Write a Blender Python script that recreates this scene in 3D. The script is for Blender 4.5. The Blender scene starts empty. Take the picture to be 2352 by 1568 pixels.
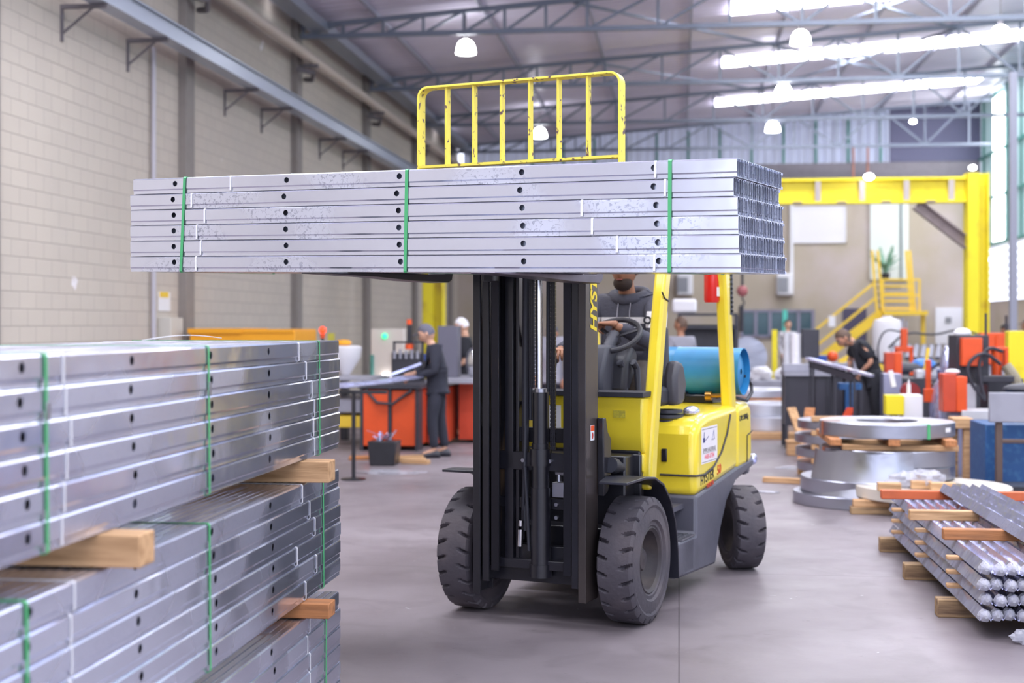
import bpy, bmesh, math, random
from math import sin, cos, pi, radians, sqrt, atan2
from mathutils import Vector, Matrix, Euler
random.seed(7)
S = bpy.context.scene
COL = S.collection
# ------------------------------------------------------------------ camera
F = 3100.0; CX = 1176.0; HY = 745.0; CH = 1.62       # focal length and horizon in 2352x1568 pixels, eye height
cd = bpy.data.cameras.new('camera'); cam = bpy.data.objects.new('camera', cd); COL.objects.link(cam)
cam.location = (0, 0, CH); cam.rotation_euler = (pi/2, 0, 0)
cd.sensor_width = 36.0; cd.lens = F/2352*36.0; cd.shift_y = -(784-HY)/2352.0
cd.clip_start = 0.05; cd.clip_end = 300
cd.dof.use_dof = True; cd.dof.focus_distance = 6.3; cd.dof.aperture_fstop = 2.0
S.camera = cam
# ------------------------------------------------------------------ daylight, exposure
w = bpy.data.worlds.new('world'); S.world = w; w.use_nodes = True
wb = w.node_tree.nodes['Background']; wb.inputs[0].default_value = (0.76, 0.82, 1.0, 1); wb.inputs[1].default_value = 2.15
S.view_settings.view_transform = 'Standard'; S.view_settings.look = 'None'
S.view_settings.gamma = 1; S.view_settings.use_curve_mapping = False
S.view_settings.exposure = 0.62
S.cycles.max_bounces = 8; S.cycles.diffuse_bounces = 4; S.cycles.glossy_bounces = 4
S.cycles.transmission_bounces = 4; S.cycles.caustics_reflective = False; S.cycles.caustics_refractive = False
S.cycles.sample_clamp_indirect = 6
SKY_E, LAMP_E, WIN_E = 11.5, 14.0, 1.2
# ------------------------------------------------------------------ frames
BETA = radians(7.06)                                  # the hall runs 7 degrees to the right of the view axis
def bw(u, t, z=0.0): return Vector((u*cos(BETA)+t*sin(BETA), -u*sin(BETA)+t*cos(BETA), z))
HALL = Matrix.Rotation(-BETA, 4, 'Z')
TH = radians(25); TA = Vector((.238, 7.555, 0))
TRUCK = Matrix.Translation(TA) @ Matrix.Rotation(-TH, 4, 'Z')
def at(px, py, Y): return Vector(((px-CX)/F*Y, Y, CH+(HY-py)/F*Y))
def hu(px, Y): X = (px-CX)/F*Y; return (X*cos(BETA)-Y*sin(BETA), X*sin(BETA)+Y*cos(BETA))
def zz(py, Y): return CH+(HY-py)/F*Y
def ut(px, u):                                        # t on the hall plane u seen at column px
    a = atan2(px-CX, F)-BETA; return u/math.tan(a)
# ------------------------------------------------------------------ materials
def lin(h):
    if isinstance(h, str):
        c = [int(h[i:i+2], 16)/255 for i in (0, 2, 4)]
        return tuple(x/12.92 if x <= .04045 else ((x+.055)/1.055)**2.4 for x in c)+(1,)
    return tuple(h)+(1,) if len(h) == 3 else tuple(h)
MC = {}
def N(nt, t, **k):
    n = nt.nodes.new(t)
    for a, b in k.items(): setattr(n, a, b)
    return n
def mat(name, col, rough=.5, metal=0., var=.0, vscale=6., bump=0., bscale=30., col2=None, spec=None, emit=0., dirt=None, stretch=None, alpha=None, trans=0., coat=0., thr=(.45, .7)):
    if name in MC: return MC[name]
    m = bpy.data.materials.new(name); m.use_nodes = True; nt = m.node_tree; b = nt.nodes['Principled BSDF']
    c = lin(col); b.inputs['Base Color'].default_value = c
    b.inputs['Roughness'].default_value = rough; b.inputs['Metallic'].default_value = metal
    if spec is not None: b.inputs['Specular IOR Level'].default_value = spec
    if coat: b.inputs['Coat Weight'].default_value = coat; b.inputs['Coat Roughness'].default_value = .12
    if trans: b.inputs['Transmission Weight'].default_value = trans
    if alpha is not None: b.inputs['Alpha'].default_value = alpha
    if emit: b.inputs['Emission Color'].default_value = c; b.inputs['Emission Strength'].default_value = emit
    tc = N(nt, 'ShaderNodeTexCoord'); mp = N(nt, 'ShaderNodeMapping'); nt.links.new(tc.outputs['Object'], mp.inputs[0])
    if stretch: mp.inputs['Scale'].default_value = stretch
    if var or col2 or dirt:
        nz = N(nt, 'ShaderNodeTexNoise'); nz.inputs['Scale'].default_value = vscale; nz.inputs['Detail'].default_value = 5
        nt.links.new(mp.outputs[0], nz.inputs['Vector'])
        mr = N(nt, 'ShaderNodeMapRange'); mr.inputs[1].default_value = thr[0]; mr.inputs[2].default_value = thr[1]
        nt.links.new(nz.outputs[0], mr.inputs[0])
        mx = N(nt, 'ShaderNodeMix', data_type='RGBA'); mx.inputs['A'].default_value = c
        if col2 or dirt: mx.inputs['B'].default_value = lin(col2 or dirt)
        else: mx.inputs['B'].default_value = tuple(x*(1-var) for x in c[:3])+(1,)
        nt.links.new(mr.outputs[0], mx.inputs[0]); nt.links.new(mx.outputs['Result'], b.inputs['Base Color'])
    if bump:
        n2 = N(nt, 'ShaderNodeTexNoise'); n2.inputs['Scale'].default_value = bscale; n2.inputs['Detail'].default_value = 4
        nt.links.new(mp.outputs[0], n2.inputs['Vector'])
        bp = N(nt, 'ShaderNodeBump'); bp.inputs['Strength'].default_value = bump; bp.inputs['Distance'].default_value = .01
        nt.links.new(n2.outputs[0], bp.inputs['Height']); nt.links.new(bp.outputs[0], b.inputs['Normal'])
    MC[name] = m; return m
def galv(name, col='e4e8f8', rough=.21, dark='9a9fb6', speck=True, metal=.9, wav=.13):
    m = mat(name, col, rough, metal); nt = m.node_tree; b = nt.nodes['Principled BSDF']
    tc = N(nt, 'ShaderNodeTexCoord'); oi = N(nt, 'ShaderNodeObjectInfo')
    ad = N(nt, 'ShaderNodeVectorMath', operation='ADD'); nt.links.new(tc.outputs['Object'], ad.inputs[0])
    sc = N(nt, 'ShaderNodeVectorMath', operation='SCALE'); cb = N(nt, 'ShaderNodeCombineXYZ')
    nt.links.new(oi.outputs['Random'], cb.inputs[0]); nt.links.new(oi.outputs['Random'], cb.inputs[2])
    nt.links.new(cb.outputs[0], sc.inputs[0]); sc.inputs['Scale'].default_value = 3.0
    nt.links.new(sc.outputs[0], ad.inputs[1])
    big = N(nt, 'ShaderNodeTexNoise'); big.inputs['Scale'].default_value = 1.6; big.inputs['Detail'].default_value = 1
    nt.links.new(ad.outputs[0], big.inputs['Vector'])
    fine = N(nt, 'ShaderNodeTexNoise'); fine.inputs['Scale'].default_value = 55; fine.inputs['Detail'].default_value = 2; fine.inputs['Distortion'].default_value = 1.2
    nt.links.new(ad.outputs[0], fine.inputs['Vector'])
    r1 = N(nt, 'ShaderNodeMapRange'); r1.inputs[1].default_value = .50; r1.inputs[2].default_value = .60; nt.links.new(big.outputs[0], r1.inputs[0])
    r2 = N(nt, 'ShaderNodeMapRange'); r2.inputs[1].default_value = .55; r2.inputs[2].default_value = .64; nt.links.new(fine.outputs[0], r2.inputs[0])
    mu = N(nt, 'ShaderNodeMath', operation='MULTIPLY'); nt.links.new(r1.outputs[0], mu.inputs[0]); nt.links.new(r2.outputs[0], mu.inputs[1])
    mx = N(nt, 'ShaderNodeMix', data_type='RGBA'); mx.inputs['A'].default_value = lin(col); mx.inputs['B'].default_value = lin(dark)
    m2 = N(nt, 'ShaderNodeMath', operation='MULTIPLY'); m2.inputs[1].default_value = .65 if speck else .08
    nt.links.new(mu.outputs[0], m2.inputs[0]); nt.links.new(m2.outputs[0], mx.inputs[0])
    nt.links.new(mx.outputs['Result'], b.inputs['Base Color'])
    ra = N(nt, 'ShaderNodeMapRange'); ra.inputs[3].default_value = rough; ra.inputs[4].default_value = rough+.14
    nt.links.new(r1.outputs[0], ra.inputs[0]); nt.links.new(ra.outputs[0], b.inputs['Roughness'])
    wv = N(nt, 'ShaderNodeTexNoise'); wv.inputs['Scale'].default_value = 5; wv.inputs['Detail'].default_value = 2; nt.links.new(ad.outputs[0], wv.inputs['Vector'])
    bp = N(nt, 'ShaderNodeBump'); bp.inputs['Strength'].default_value = wav; bp.inputs['Distance'].default_value = .01
    nt.links.new(wv.outputs[0], bp.inputs['Height']); nt.links.new(bp.outputs[0], b.inputs['Normal'])
    return m
GALV = galv('galvanized_steel')
GALV2 = galv('galvanized_coil_steel', 'a9abb8', .3, speck=False, wav=.6, metal=1.)
GALVS = galv('bright_galvanized_steel', 'e0e4f8', .17, speck=False, wav=.3)
FILM = galv('film_wrapped_steel', 'cdd0f2', .17, 'a6aad6', wav=1.6, metal=.75)
YEL = mat('truck_yellow', 'f3d838', .28, var=.06, vscale=3, coat=.5)
YELO = mat('chipped_yellow', 'f4df58', .45, col2='5f4048', vscale=26, thr=(.60, .66))
GYEL = mat('gantry_yellow', 'f0dc22', .45, col2='c9a830', vscale=2.2, thr=(.55, .8))
SYEL = mat('stair_yellow', 'eec83c', .45)
BLK = mat('mast_black', '201f27', .32, var=.3, vscale=9, coat=.2)
BLKW = mat('worn_rail_black', '2a2930', .35, metal=.6, col2='6d5a48', vscale=14, stretch=(1, 1, .12), thr=(.6, .72))
STEEL = mat('fork_steel', '6d6672', .38, metal=.8, var=.3, vscale=5)
DGR = mat('frame_grey', '5b5a66', .45, var=.22, vscale=5, bump=.1)
RUB = mat('tyre_rubber', '48434b', .72, col2='5a5257', vscale=4, bump=.3, bscale=40)
RIM = mat('rim_brown', '383237', .6, col2='4a4140', vscale=8, bump=.2)
PLA = mat('black_plastic', '2c2c36', .5, bump=.1, bscale=200)
PLG = mat('dash_grey', '3d3e4a', .55, bump=.08, bscale=150)
CHR = mat('polished_rod', 'd8d8da', .15, metal=1)
BOLT = mat('bolt_zinc', 'a9a9b2', .35, metal=.9)
WOOD = mat('pine_wood', 'cfa47a', .65, col2='a27a52', vscale=9, stretch=(.35, 4, 4), bump=.25, bscale=25)
WOODO = mat('orange_wood', 'b87a4c', .65, col2='8a5a3a', vscale=7, stretch=(.35, 4, 4), bump=.25, bscale=25)
WOODD = mat('dark_wood', 'a98a66', .7, col2='6f5642', vscale=8, stretch=(.35, 4, 4), bump=.3, bscale=25)
STRP = mat('green_strap', '4fae72', .4)
TAPE = mat('white_tape', 'ecebf2', .4)
ORA = mat('machine_orange', 'e2521c', .45, var=.12, vscale=4)
ORD = mat('machine_red_orange', 'c9472a', .45, var=.15, vscale=4)
BLU = mat('machine_blue', '1f4f86', .5, col2='3c6c9c', vscale=18, thr=(.5, .75))
WHI = mat('white_paint', 'e9e8ee', .45)
GRY = mat('machine_grey', '9a99a6', .45, var=.15, vscale=4)
LGR = mat('light_machine_grey', 'c3c2c9', .45, var=.1, vscale=4)
DRK = mat('machine_dark', '34333d', .5, var=.2, vscale=6)
TRUS = mat('truss_grey_blue', '7e8696', .45, metal=.2)
PLAST = mat('clear_film', 'd2d1de', .2, bump=1., bscale=25, alpha=.5, spec=.8)
REDP = mat('extinguisher_red', 'd81e12', .3, coat=.5)
TANKB = mat('gas_tank_blue', '2f86bd', .4, var=.15, vscale=5)
SKIN = mat('skin_brown', 'a8765c', .55); SKIN2 = mat('skin_light', 'cf9f86', .55)
# ------------------------------------------------------------------ mesh builder
class MB:
    def __init__(s): s.v = []; s.f = []; s.m = []; s.ms = []
    def mi(s, m):
        if m is None: m = 0
        if m == 0: return 0
        if m not in s.ms: s.ms.append(m)
        return s.ms.index(m)+1
    def add(s, vs, fs, M=None, m=None):
        o = len(s.v); k = s.mi(m)
        s.v += [tuple(M @ Vector(p)) if M is not None else tuple(p) for p in vs]
        s.f += [tuple(i+o for i in f) for f in fs]; s.m += [k]*len(fs); return s
    def box(s, x0, x1, y0, y1, z0, z1, M=None, m=None):
        v = [(x, y, z) for x in (x0, x1) for y in (y0, y1) for z in (z0, z1)]
        return s.add(v, [(0, 1, 3, 2), (4, 6, 7, 5), (0, 4, 5, 1), (2, 3, 7, 6), (0, 2, 6, 4), (1, 5, 7, 3)], M, m)
    def cb(s, c, d, M=None, m=None):
        return s.box(c[0]-d[0]/2, c[0]+d[0]/2, c[1]-d[1]/2, c[1]+d[1]/2, c[2]-d[2]/2, c[2]+d[2]/2, M, m)
    def bar(s, p, q, w, h=None, m=None, up=(0, 0, 1)):
        p, q = Vector(p), Vector(q); h = h or w; d = q-p; L = d.length; d.normalize(); up = Vector(up)
        if abs(d.dot(up)) > .98: up = Vector((0, 1, 0)) if abs(d.y) < .9 else Vector((1, 0, 0))
        x = d.cross(up).normalized(); z = x.cross(d)
        M = Matrix((x, d, z)).transposed().to_4x4(); M.translation = p
        return s.box(-w/2, w/2, 0, L, -h/2, h/2, M, m)
    def loft(s, rings, cap=True, closed=False, M=None, m=None):
        n = len(rings[0]); v = [p for r in rings for p in r]; f = []
        R = len(rings)
        for i in range(R if closed else R-1):
            a = i*n; b = ((i+1) % R)*n
            for j in range(n): f.append((a+j, a+(j+1) % n, b+(j+1) % n, b+j))
        if cap and not closed: f.append(tuple(range(n))[::-1]); f.append(tuple(range((R-1)*n, R*n)))
        return s.add(v, f, M, m)
    def tube(s, pts, r, n=8, m=None, M=None, cap=True):
        pts = [Vector(p) for p in pts]; rings = []; pr = None
        for i, p in enumerate(pts):
            d = (pts[min(i+1, len(pts)-1)]-pts[max(i-1, 0)]).normalized()
            if pr is None: a = Vector((0, 0, 1)) if abs(d.z) < .9 else Vector((1, 0, 0)); x = d.cross(a).normalized()
            else: x = (pr-d*pr.dot(d)).normalized()
            pr = x; y = d.cross(x); rr = r[i] if isinstance(r, (list, tuple)) else r
            rings.append([p+x*rr*cos(2*pi*k/n)+y*rr*sin(2*pi*k/n) for k in range(n)])
        return s.loft(rings, cap, False, M, m)
    def cyl(s, p, q, r, n=20, r2=None, m=None, M=None): return s.tube([p, q], [r, r if r2 is None else r2], n, m, M)
    def lathe(s, prof, n=32, M=None, m=None, closed=False):   # prof (r, z) about z
        v = [(r*cos(2*pi*k/n), r*sin(2*pi*k/n), z) for r, z in prof for k in range(n)]; f = []; R = len(prof)
        for i in range(R if closed else R-1):
            a = i*n; b = ((i+1) % R)*n
            for j in range(n): f.append((a+j, a+(j+1) % n, b+(j+1) % n, b+j))
        if not closed:
            if prof[0][0] > 1e-5: f.append(tuple(range(n))[::-1])
            if prof[-1][0] > 1e-5: f.append(tuple(range((R-1)*n, R*n)))
        return s.add(v, f, M, m)
    def prism(s, poly, a, b, ax='x', M=None, m=None):          # poly in the other two axes
        def P(q, c): return {'x': (c, q[0], q[1]), 'y': (q[0], c, q[1]), 'z': (q[0], q[1], c)}[ax]
        n = len(poly); v = [P(q, a) for q in poly]+[P(q, b) for q in poly]
        f = [tuple(range(n))[::-1], tuple(range(n, 2*n))]+[(j, (j+1) % n, n+(j+1) % n, n+j) for j in range(n)]
        return s.add(v, f, M, m)
    def sph(s, c, r, n=16, M=None, m=None):
        if not isinstance(r, (list, tuple)): r = (r, r, r)
        k = n//2; v = []; f = []
        for i in range(k+1):
            a = pi*i/k
            for j in range(n): b = 2*pi*j/n; v.append((c[0]+r[0]*sin(a)*cos(b), c[1]+r[1]*sin(a)*sin(b), c[2]+r[2]*cos(a)))
        for i in range(k):
            for j in range(n): f.append((i*n+j, (i+1)*n+j, (i+1)*n+(j+1) % n, i*n+(j+1) % n))
        return s.add(v, f, M, m)
    def mesh(s, name, m, ang=35):
        me = bpy.data.meshes.new(name); me.from_pydata(s.v, [], s.f)
        me.materials.append(m)
        for x in s.ms: me.materials.append(x)
        me.polygons.foreach_set('material_index', s.m)
        bm = bmesh.new(); bm.from_mesh(me); bmesh.ops.remove_doubles(bm, verts=bm.verts, dist=1e-6)
        bmesh.ops.recalc_face_normals(bm, faces=bm.faces); bm.to_mesh(me); bm.free()
        me.shade_smooth(); me.set_sharp_from_angle(angle=radians(ang)); return me
    def build(s, name, m, parent=None, M=None, bev=0, ang=35, seg=2, **tg):
        return link(name, s.mesh(name, m, ang), parent, M, bev, seg, **tg)
def link(name, me, parent=None, M=None, bev=0, seg=2, **tg):
    o = bpy.data.objects.new(name, me); COL.objects.link(o)
    if parent is not None: o.parent = parent
    if M is not None: o.matrix_local = M
    if bev:
        b = o.modifiers.new('bevel', 'BEVEL'); b.width = bev; b.segments = seg; b.limit_method = 'ANGLE'; b.angle_limit = radians(40)
    for k, v in tg.items(): o[k] = v
    return o
def thing(name, label, category, M=None, group=None):
    o = bpy.data.objects.new(name, None); COL.objects.link(o); o.empty_display_size = .1
    if M is not None: o.matrix_world = M
    o['label'] = label; o['category'] = category
    if group: o['group'] = group
    return o
def tag(o, label, category, group=None):
    o['label'] = label; o['category'] = category
    if group: o['group'] = group
    return o
def T(x, y, z, rz=0.): return Matrix.Translation((x, y, z)) @ Matrix.Rotation(rz, 4, 'Z')
def HB(u, t, z=0, rz=0.): return HALL @ T(u, t, z, rz)
def copy_tree(o, M, label=None, group=None):
    c = o.copy(); COL.objects.link(c); c.matrix_world = M
    if label: c['label'] = label
    if group: c['group'] = group
    def rec(a, b):
        for ch in [x for x in list(bpy.data.objects) if x.parent == a]:
            d = ch.copy(); COL.objects.link(d); d.parent = b; rec(ch, d)
    rec(o, c); return c
def text(name, body, size, m, parent, M, ext=.0012, shear=0., sx=1., bold=0.):
    cu = bpy.data.curves.new(name, 'FONT'); cu.body = body; cu.size = size; cu.extrude = ext; cu.shear = shear; cu.align_x = 'LEFT'
    cu.offset = bold
    o = bpy.data.objects.new(name, cu); COL.objects.link(o)
    dg = bpy.context.evaluated_depsgraph_get(); dg.update()
    me = bpy.data.meshes.new_from_object(o.evaluated_get(dg)); bpy.data.objects.remove(o); me.name = name
    me.materials.clear(); me.materials.append(m)
    r = link(name, me, parent, M @ Matrix.Diagonal((sx, 1, 1, 1))); return r
def basis(o, x, y):                                    # matrix with local x, y axes along given vectors
    x = Vector(x).normalized(); y = Vector(y); y = (y-x*y.dot(x)).normalized(); z = x.cross(y)
    M = Matrix((x, y, z)).transposed().to_4x4(); M.translation = Vector(o); return M
# ================================================================== the hall
UL, UR, TF, TN = -7.55, 9.8, 45.8, -7.0
def roofz(u): return CH+6.05+.07*(u+7.5)
def brick_mat():
    m = mat('painted_block_wall', 'c6bcb2', .8); nt = m.node_tree; b = nt.nodes['Principled BSDF']
    tc = N(nt, 'ShaderNodeTexCoord'); sp = N(nt, 'ShaderNodeSeparateXYZ'); cb = N(nt, 'ShaderNodeCombineXYZ')
    nt.links.new(tc.outputs['Object'], sp.inputs[0]); ad = N(nt, 'ShaderNodeMath', operation='ADD')
    nt.links.new(sp.outputs[0], ad.inputs[0]); nt.links.new(sp.outputs[1], ad.inputs[1])
    nt.links.new(ad.outputs[0], cb.inputs[0]); nt.links.new(sp.outputs[2], cb.inputs[1])
    br = N(nt, 'ShaderNodeTexBrick'); nt.links.new(cb.outputs[0], br.inputs['Vector'])
    br.inputs['Scale'].default_value = 1; br.inputs['Brick Width'].default_value = .4; br.inputs['Row Height'].default_value = .2
    br.inputs['Mortar Size'].default_value = .007; br.inputs['Mortar Smooth'].default_value = .5
    br.inputs['Color1'].default_value = lin('c8beb3'); br.inputs['Color2'].default_value = lin('c4bab0'); br.inputs['Mortar'].default_value = lin('a89f98')
    nz = N(nt, 'ShaderNodeTexNoise'); nz.inputs['Scale'].default_value = .5; nt.links.new(tc.outputs['Object'], nz.inputs['Vector'])
    mr = N(nt, 'ShaderNodeMapRange'); mr.inputs[1].default_value = .4; mr.inputs[2].default_value = .7; mr.inputs[4].default_value = .35; nt.links.new(nz.outputs[0], mr.inputs[0])
    mx = N(nt, 'ShaderNodeMix', data_type='RGBA'); mx.inputs['B'].default_value = lin('b5aea8'); nt.links.new(br.outputs[0], mx.inputs['A']); nt.links.new(mr.outputs[0], mx.inputs[0])
    n3 = N(nt, 'ShaderNodeTexNoise'); n3.inputs['Scale'].default_value = 1.7; n3.inputs['Detail'].default_value = 6; nt.links.new(tc.outputs['Object'], n3.inputs['Vector'])
    m3 = N(nt, 'ShaderNodeMapRange'); m3.inputs[1].default_value = .735; m3.inputs[2].default_value = .75; nt.links.new(n3.outputs[0], m3.inputs[0])
    x3 = N(nt, 'ShaderNodeMix', data_type='RGBA'); x3.inputs['B'].default_value = lin('e6e0e4'); nt.links.new(mx.outputs['Result'], x3.inputs['A']); nt.links.new(m3.outputs[0], x3.inputs[0])
    nt.links.new(x3.outputs['Result'], b.inputs['Base Color'])
    bp = N(nt, 'ShaderNodeBump'); bp.inputs['Strength'].default_value = .5; bp.inputs['Distance'].default_value = .01; bp.invert = True
    nt.links.new(br.outputs['Fac'], bp.inputs['Height']); nt.links.new(bp.outputs[0], b.inputs['Normal']); return m
BRK = brick_mat()
def floor_mat():
    m = mat('concrete_floor', 'b5aaae', .45); nt = m.node_tree; b = nt.nodes['Principled BSDF']; b.inputs['Specular IOR Level'].default_value = .35
    tc = N(nt, 'ShaderNodeTexCoord'); O = tc.outputs['Object']
    def noise(s, d=6, dist=0):
        n = N(nt, 'ShaderNodeTexNoise'); n.inputs['Scale'].default_value = s; n.inputs['Detail'].default_value = d; n.inputs['Distortion'].default_value = dist; nt.links.new(O, n.inputs['Vector']); return n.outputs[0]
    def ramp(x, a, c, lo=0., hi=1.):
        r = N(nt, 'ShaderNodeMapRange'); r.inputs[1].default_value = a; r.inputs[2].default_value = c; r.inputs[3].default_value = lo; r.inputs[4].default_value = hi; nt.links.new(x, r.inputs[0]); return r.outputs[0]
    def mix(f, A, B):
        x = N(nt, 'ShaderNodeMix', data_type='RGBA'); nt.links.new(f, x.inputs[0])
        for s, v in (('A', A), ('B', B)):
            if isinstance(v, str): x.inputs[s].default_value = lin(v)
            else: nt.links.new(v, x.inputs[s])
        return x.outputs['Result']
    c = mix(ramp(noise(.45, 4, .6), .35, .65), '867d83', '71686d')
    c = mix(ramp(noise(2.3, 8, 1.2), .5, .8, 0, .7), c, '625a5e')
    c = mix(ramp(noise(14, 4), .68, .75, 0, .6), c, '625a5e')
    c = mix(ramp(noise(7, 3, 2.), .74, .78, 0, .7), c, 'c2bec8')
    br = N(nt, 'ShaderNodeTexBrick'); nt.links.new(O, br.inputs['Vector']); br.offset = 0
    br.inputs['Scale'].default_value = 1; br.inputs['Brick Width'].default_value = 5.; br.inputs['Row Height'].default_value = 4.45; br.inputs['Mortar Size'].default_value = .005
    c = mix(br.outputs['Fac'], c, '5f575c')
    nt.links.new(c, b.inputs['Base Color'])
    nt.links.new(ramp(noise(1.1, 5), .3, .7, .32, .6), b.inputs['Roughness'])
    bp = N(nt, 'ShaderNodeBump'); bp.inputs['Strength'].default_value = .12; bp.inputs['Distance'].default_value = .01
    nt.links.new(noise(9, 6), bp.inputs['Height']); nt.links.new(bp.outputs[0], b.inputs['Normal']); return m
FLR = floor_mat()
def struct(name, mb, m, M=HALL, **k):
    o = mb.build(name, m, None, M, **k); o['kind'] = 'structure'; return o
struct('floor', MB().box(UL-.3, UR+.3, TN-12, TF+.3, -.1, 0), FLR)
struct('wall_left', MB().box(UL-.2, UL, TN, TF+.2, 0, roofz(UL)-.02), BRK)
PIL = mat('pillar_grey', '8b8481', .7, var=.08)
for k in range(-4, 5):
    t = 19.9+6*k
    struct('trim_%d' % (k+5), MB().box(UL-.05, UL+.13, t-.18, t+.18, 0, roofz(UL)-.05), PIL, bev=.01)
BEI = mat('beige_wall', 'b7ab9a', .8, col2='c4b7b4', vscale=.6)
GBAND = mat('grey_band', '8d8790', .7, var=.1)
far = MB().box(UL, UR, TF, TF+.2, 0, 6.35)
far.box(UL, UR, TF-.05, TF+.2, 6.35, 6.98, m=GBAND)
far.box(6.9, UR, TF-.08, TF+.2, 6.98, roofz(UR), m=mat('dark_gable', '6a6a86', .7))
struct('wall_back', far, BEI)
# translucent corrugated cladding of the far gable
def corr(u0, u1, pitch, d):                       # trapezoid section
    p = []; u = u0
    while u < u1:
        p += [(u, 0), (u+pitch*.35, 0), (u+pitch*.5, d), (u+pitch*.85, d)]; u += pitch
    p.append((u1, 0)); return p
TRL = mat('translucent_sheet', 'aab2cc', .4, emit=.16, var=.4, vscale=1.5, stretch=(8, 1, .3)); TRL.node_tree.nodes['Principled BSDF'].inputs['Emission Color'].default_value = (.75, .78, 1, 1)
s = corr(UL+.2, 6.9, .28, .05); mb = MB()
mb.add([(u, TF-.02-d, z) for u, d in s for z in (6.98, 9.0)], [(2*i, 2*i+2, 2*i+3, 2*i+1) for i in range(len(s)-1)])
o = struct('window_1', mb, TRL)
GRN = mat('green_frame', '4d8d84', .5)
for i in range(14):
    u = UL+.5+i*1.05; MB().box(u-.04, u+.04, TF-.12, TF-.07, 6.98, roofz(u)-.1).build('mullion', GRN, o, Matrix())
# roof: trapezoid sheets, ribs across the hall
ROOF = mat('roof_sheet', 'ece6f8', .32, metal=.15, var=.12, vscale=.6)
s = corr(TN, TF+.2, .33, .045); mb = MB()
mb.add([(u, t, roofz(u)+d) for t, d in s for u in (UL-.3, UR+.3)]+[(u, t, roofz(u)+.12) for t in (TN, TF+.2) for u in (UL-.3, UR+.3)],
       [(2*i, 2*i+2, 2*i+3, 2*i+1) for i in range(len(s)-1)]+[(2*len(s), 2*len(s)+2, 2*len(s)+3, 2*len(s)+1)])
struct('ceiling', mb, ROOF)
SKYL = mat('skylight_sheet', 'ffffff', .5, emit=SKY_E); SKYL.node_tree.nodes['Principled BSDF'].inputs['Emission Color'].default_value = (.93, .95, 1, 1)
for i, t in enumerate((-1.4, 4.6, 10.6, 16.6, 22.6, 28.6, 34.6, 40.8)):
    s = corr(t-.5, t+.5, .2, .03); mb = MB(); u0, u1 = 1.1, 8.75
    mb.add([(u, tt, roofz(u)-.05+d) for tt, d in s for u in (u0, u1)], [(2*j, 2*j+2, 2*j+3, 2*j+1) for j in range(len(s)-1)])
    struct('window_%d' % (i+2), mb, SKYL)
for i, (t0, t1, u0, u1) in enumerate(((0.5, 1.9, -6.5, 0.2), (6.8, 8.2, -6.5, .2), (13, 14.2, -6.5, .2))):   # roof sheets over the near half
    mb = MB().add([(u0, t0, roofz(u0)-.05), (u1, t0, roofz(u1)-.05), (u1, t1, roofz(u1)-.05), (u0, t1, roofz(u0)-.05)], [(0, 1, 2, 3)])
    struct('window_%d' % (i+20), mb, SKYL)
# purlins
for i in range(8):
    u = -5.9+i*2.05
    o = MB().box(u-.02, u+.02, TN, TF-.15, roofz(u)-.12, roofz(u)-.02).build('purlin', mat('purlin_grey', 'a9aabb', .4, metal=.2), None, HALL)
    tag(o, 'long grey steel purlin under the roof sheets, running toward the far gable', 'purlin', 'roof purlins')
# right wall
GLZ = mat('green_glazing', 'a0bebe', .3, emit=.13, col2='7fb0b0', vscale=1.6, stretch=(1, 3, .15)); GLZ.node_tree.nodes['Principled BSDF'].inputs['Emission Color'].default_value = (.68, .85, .92, 1)
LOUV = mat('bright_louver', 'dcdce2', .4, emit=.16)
struct('wall_right', MB().box(UR, UR+.2, TN, TF+.2, 0, 2.36), BEI)
mb = MB(); s = corr(TN, TF, .5, .06)
mb.add([(UR+.02+d, t, z) for t, d in s for z in (4.15, 9.3)], [(2*j, 2*j+2, 2*j+3, 2*j+1) for j in range(len(s)-1)])
o = struct('window_30', mb, GLZ)
for i in range(18):
    t = TF-.6-i*1.6; MB().box(UR-.05, UR, t-.03, t+.03, 4.15, 9.0).build('mullion', GRN, o)
for z in (4.15, 5.6, 7.0): MB().box(UR-.07, UR-.01, 8, TF, z-.04, z+.04).build('transom', GRN, o)
SLIT = mat('open_daylight_gap', 'ffffff', .5, emit=6.)
struct('window_31', MB().box(UR-.02, UR, 42.6, 43.9, 4.2, 8.7), SLIT)
mb = MB()
for i in range(8):
    z = 2.40+i*.22; mb.add([(UR-.12, TN, z+.02), (UR-.12, TF, z+.02), (UR+.03, TF, z+.21), (UR+.03, TN, z+.21)], [(0, 1, 2, 3)])
struct('window_32', mb, LOUV)
# ------------------------------------------------------------------ roof trusses
def truss(t, label):
    r = thing('roof_truss', label, 'roof truss', HB(0, t), 'steel trusses across the hall')
    zb = CH+5.67; w = .07
    def b(nm, p, q, ww=w): MB().bar(p, q, ww, ww, up=(0, 1, 0)).build(nm, TRUS, r)
    b('bottom_chord', (UL+.15, 0, zb), (UR-.1, 0, zb), .09); b('top_chord', (UL+.15, 0, roofz(UL+.15)-.2), (UR-.1, 0, roofz(UR)-.2), .09)
    us = [UL+.2+.8*i for i in range(8)]+[UL+.2+5.6+1.35*i for i in range(1, 9)]
    for i, u in enumerate(us):
        b('vertical', (u, 0, zb), (u, 0, roofz(u)-.2), .055)
        if i+1 < len(us):
            v = us[i+1]
            if i < 8 or i % 2 == 0: b('diagonal', (u, 0, zb), (v, 0, roofz(v)-.2), .05)
            else: b('diagonal', (u, 0, roofz(u)-.2), (v, 0, zb), .05)
    return r
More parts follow.
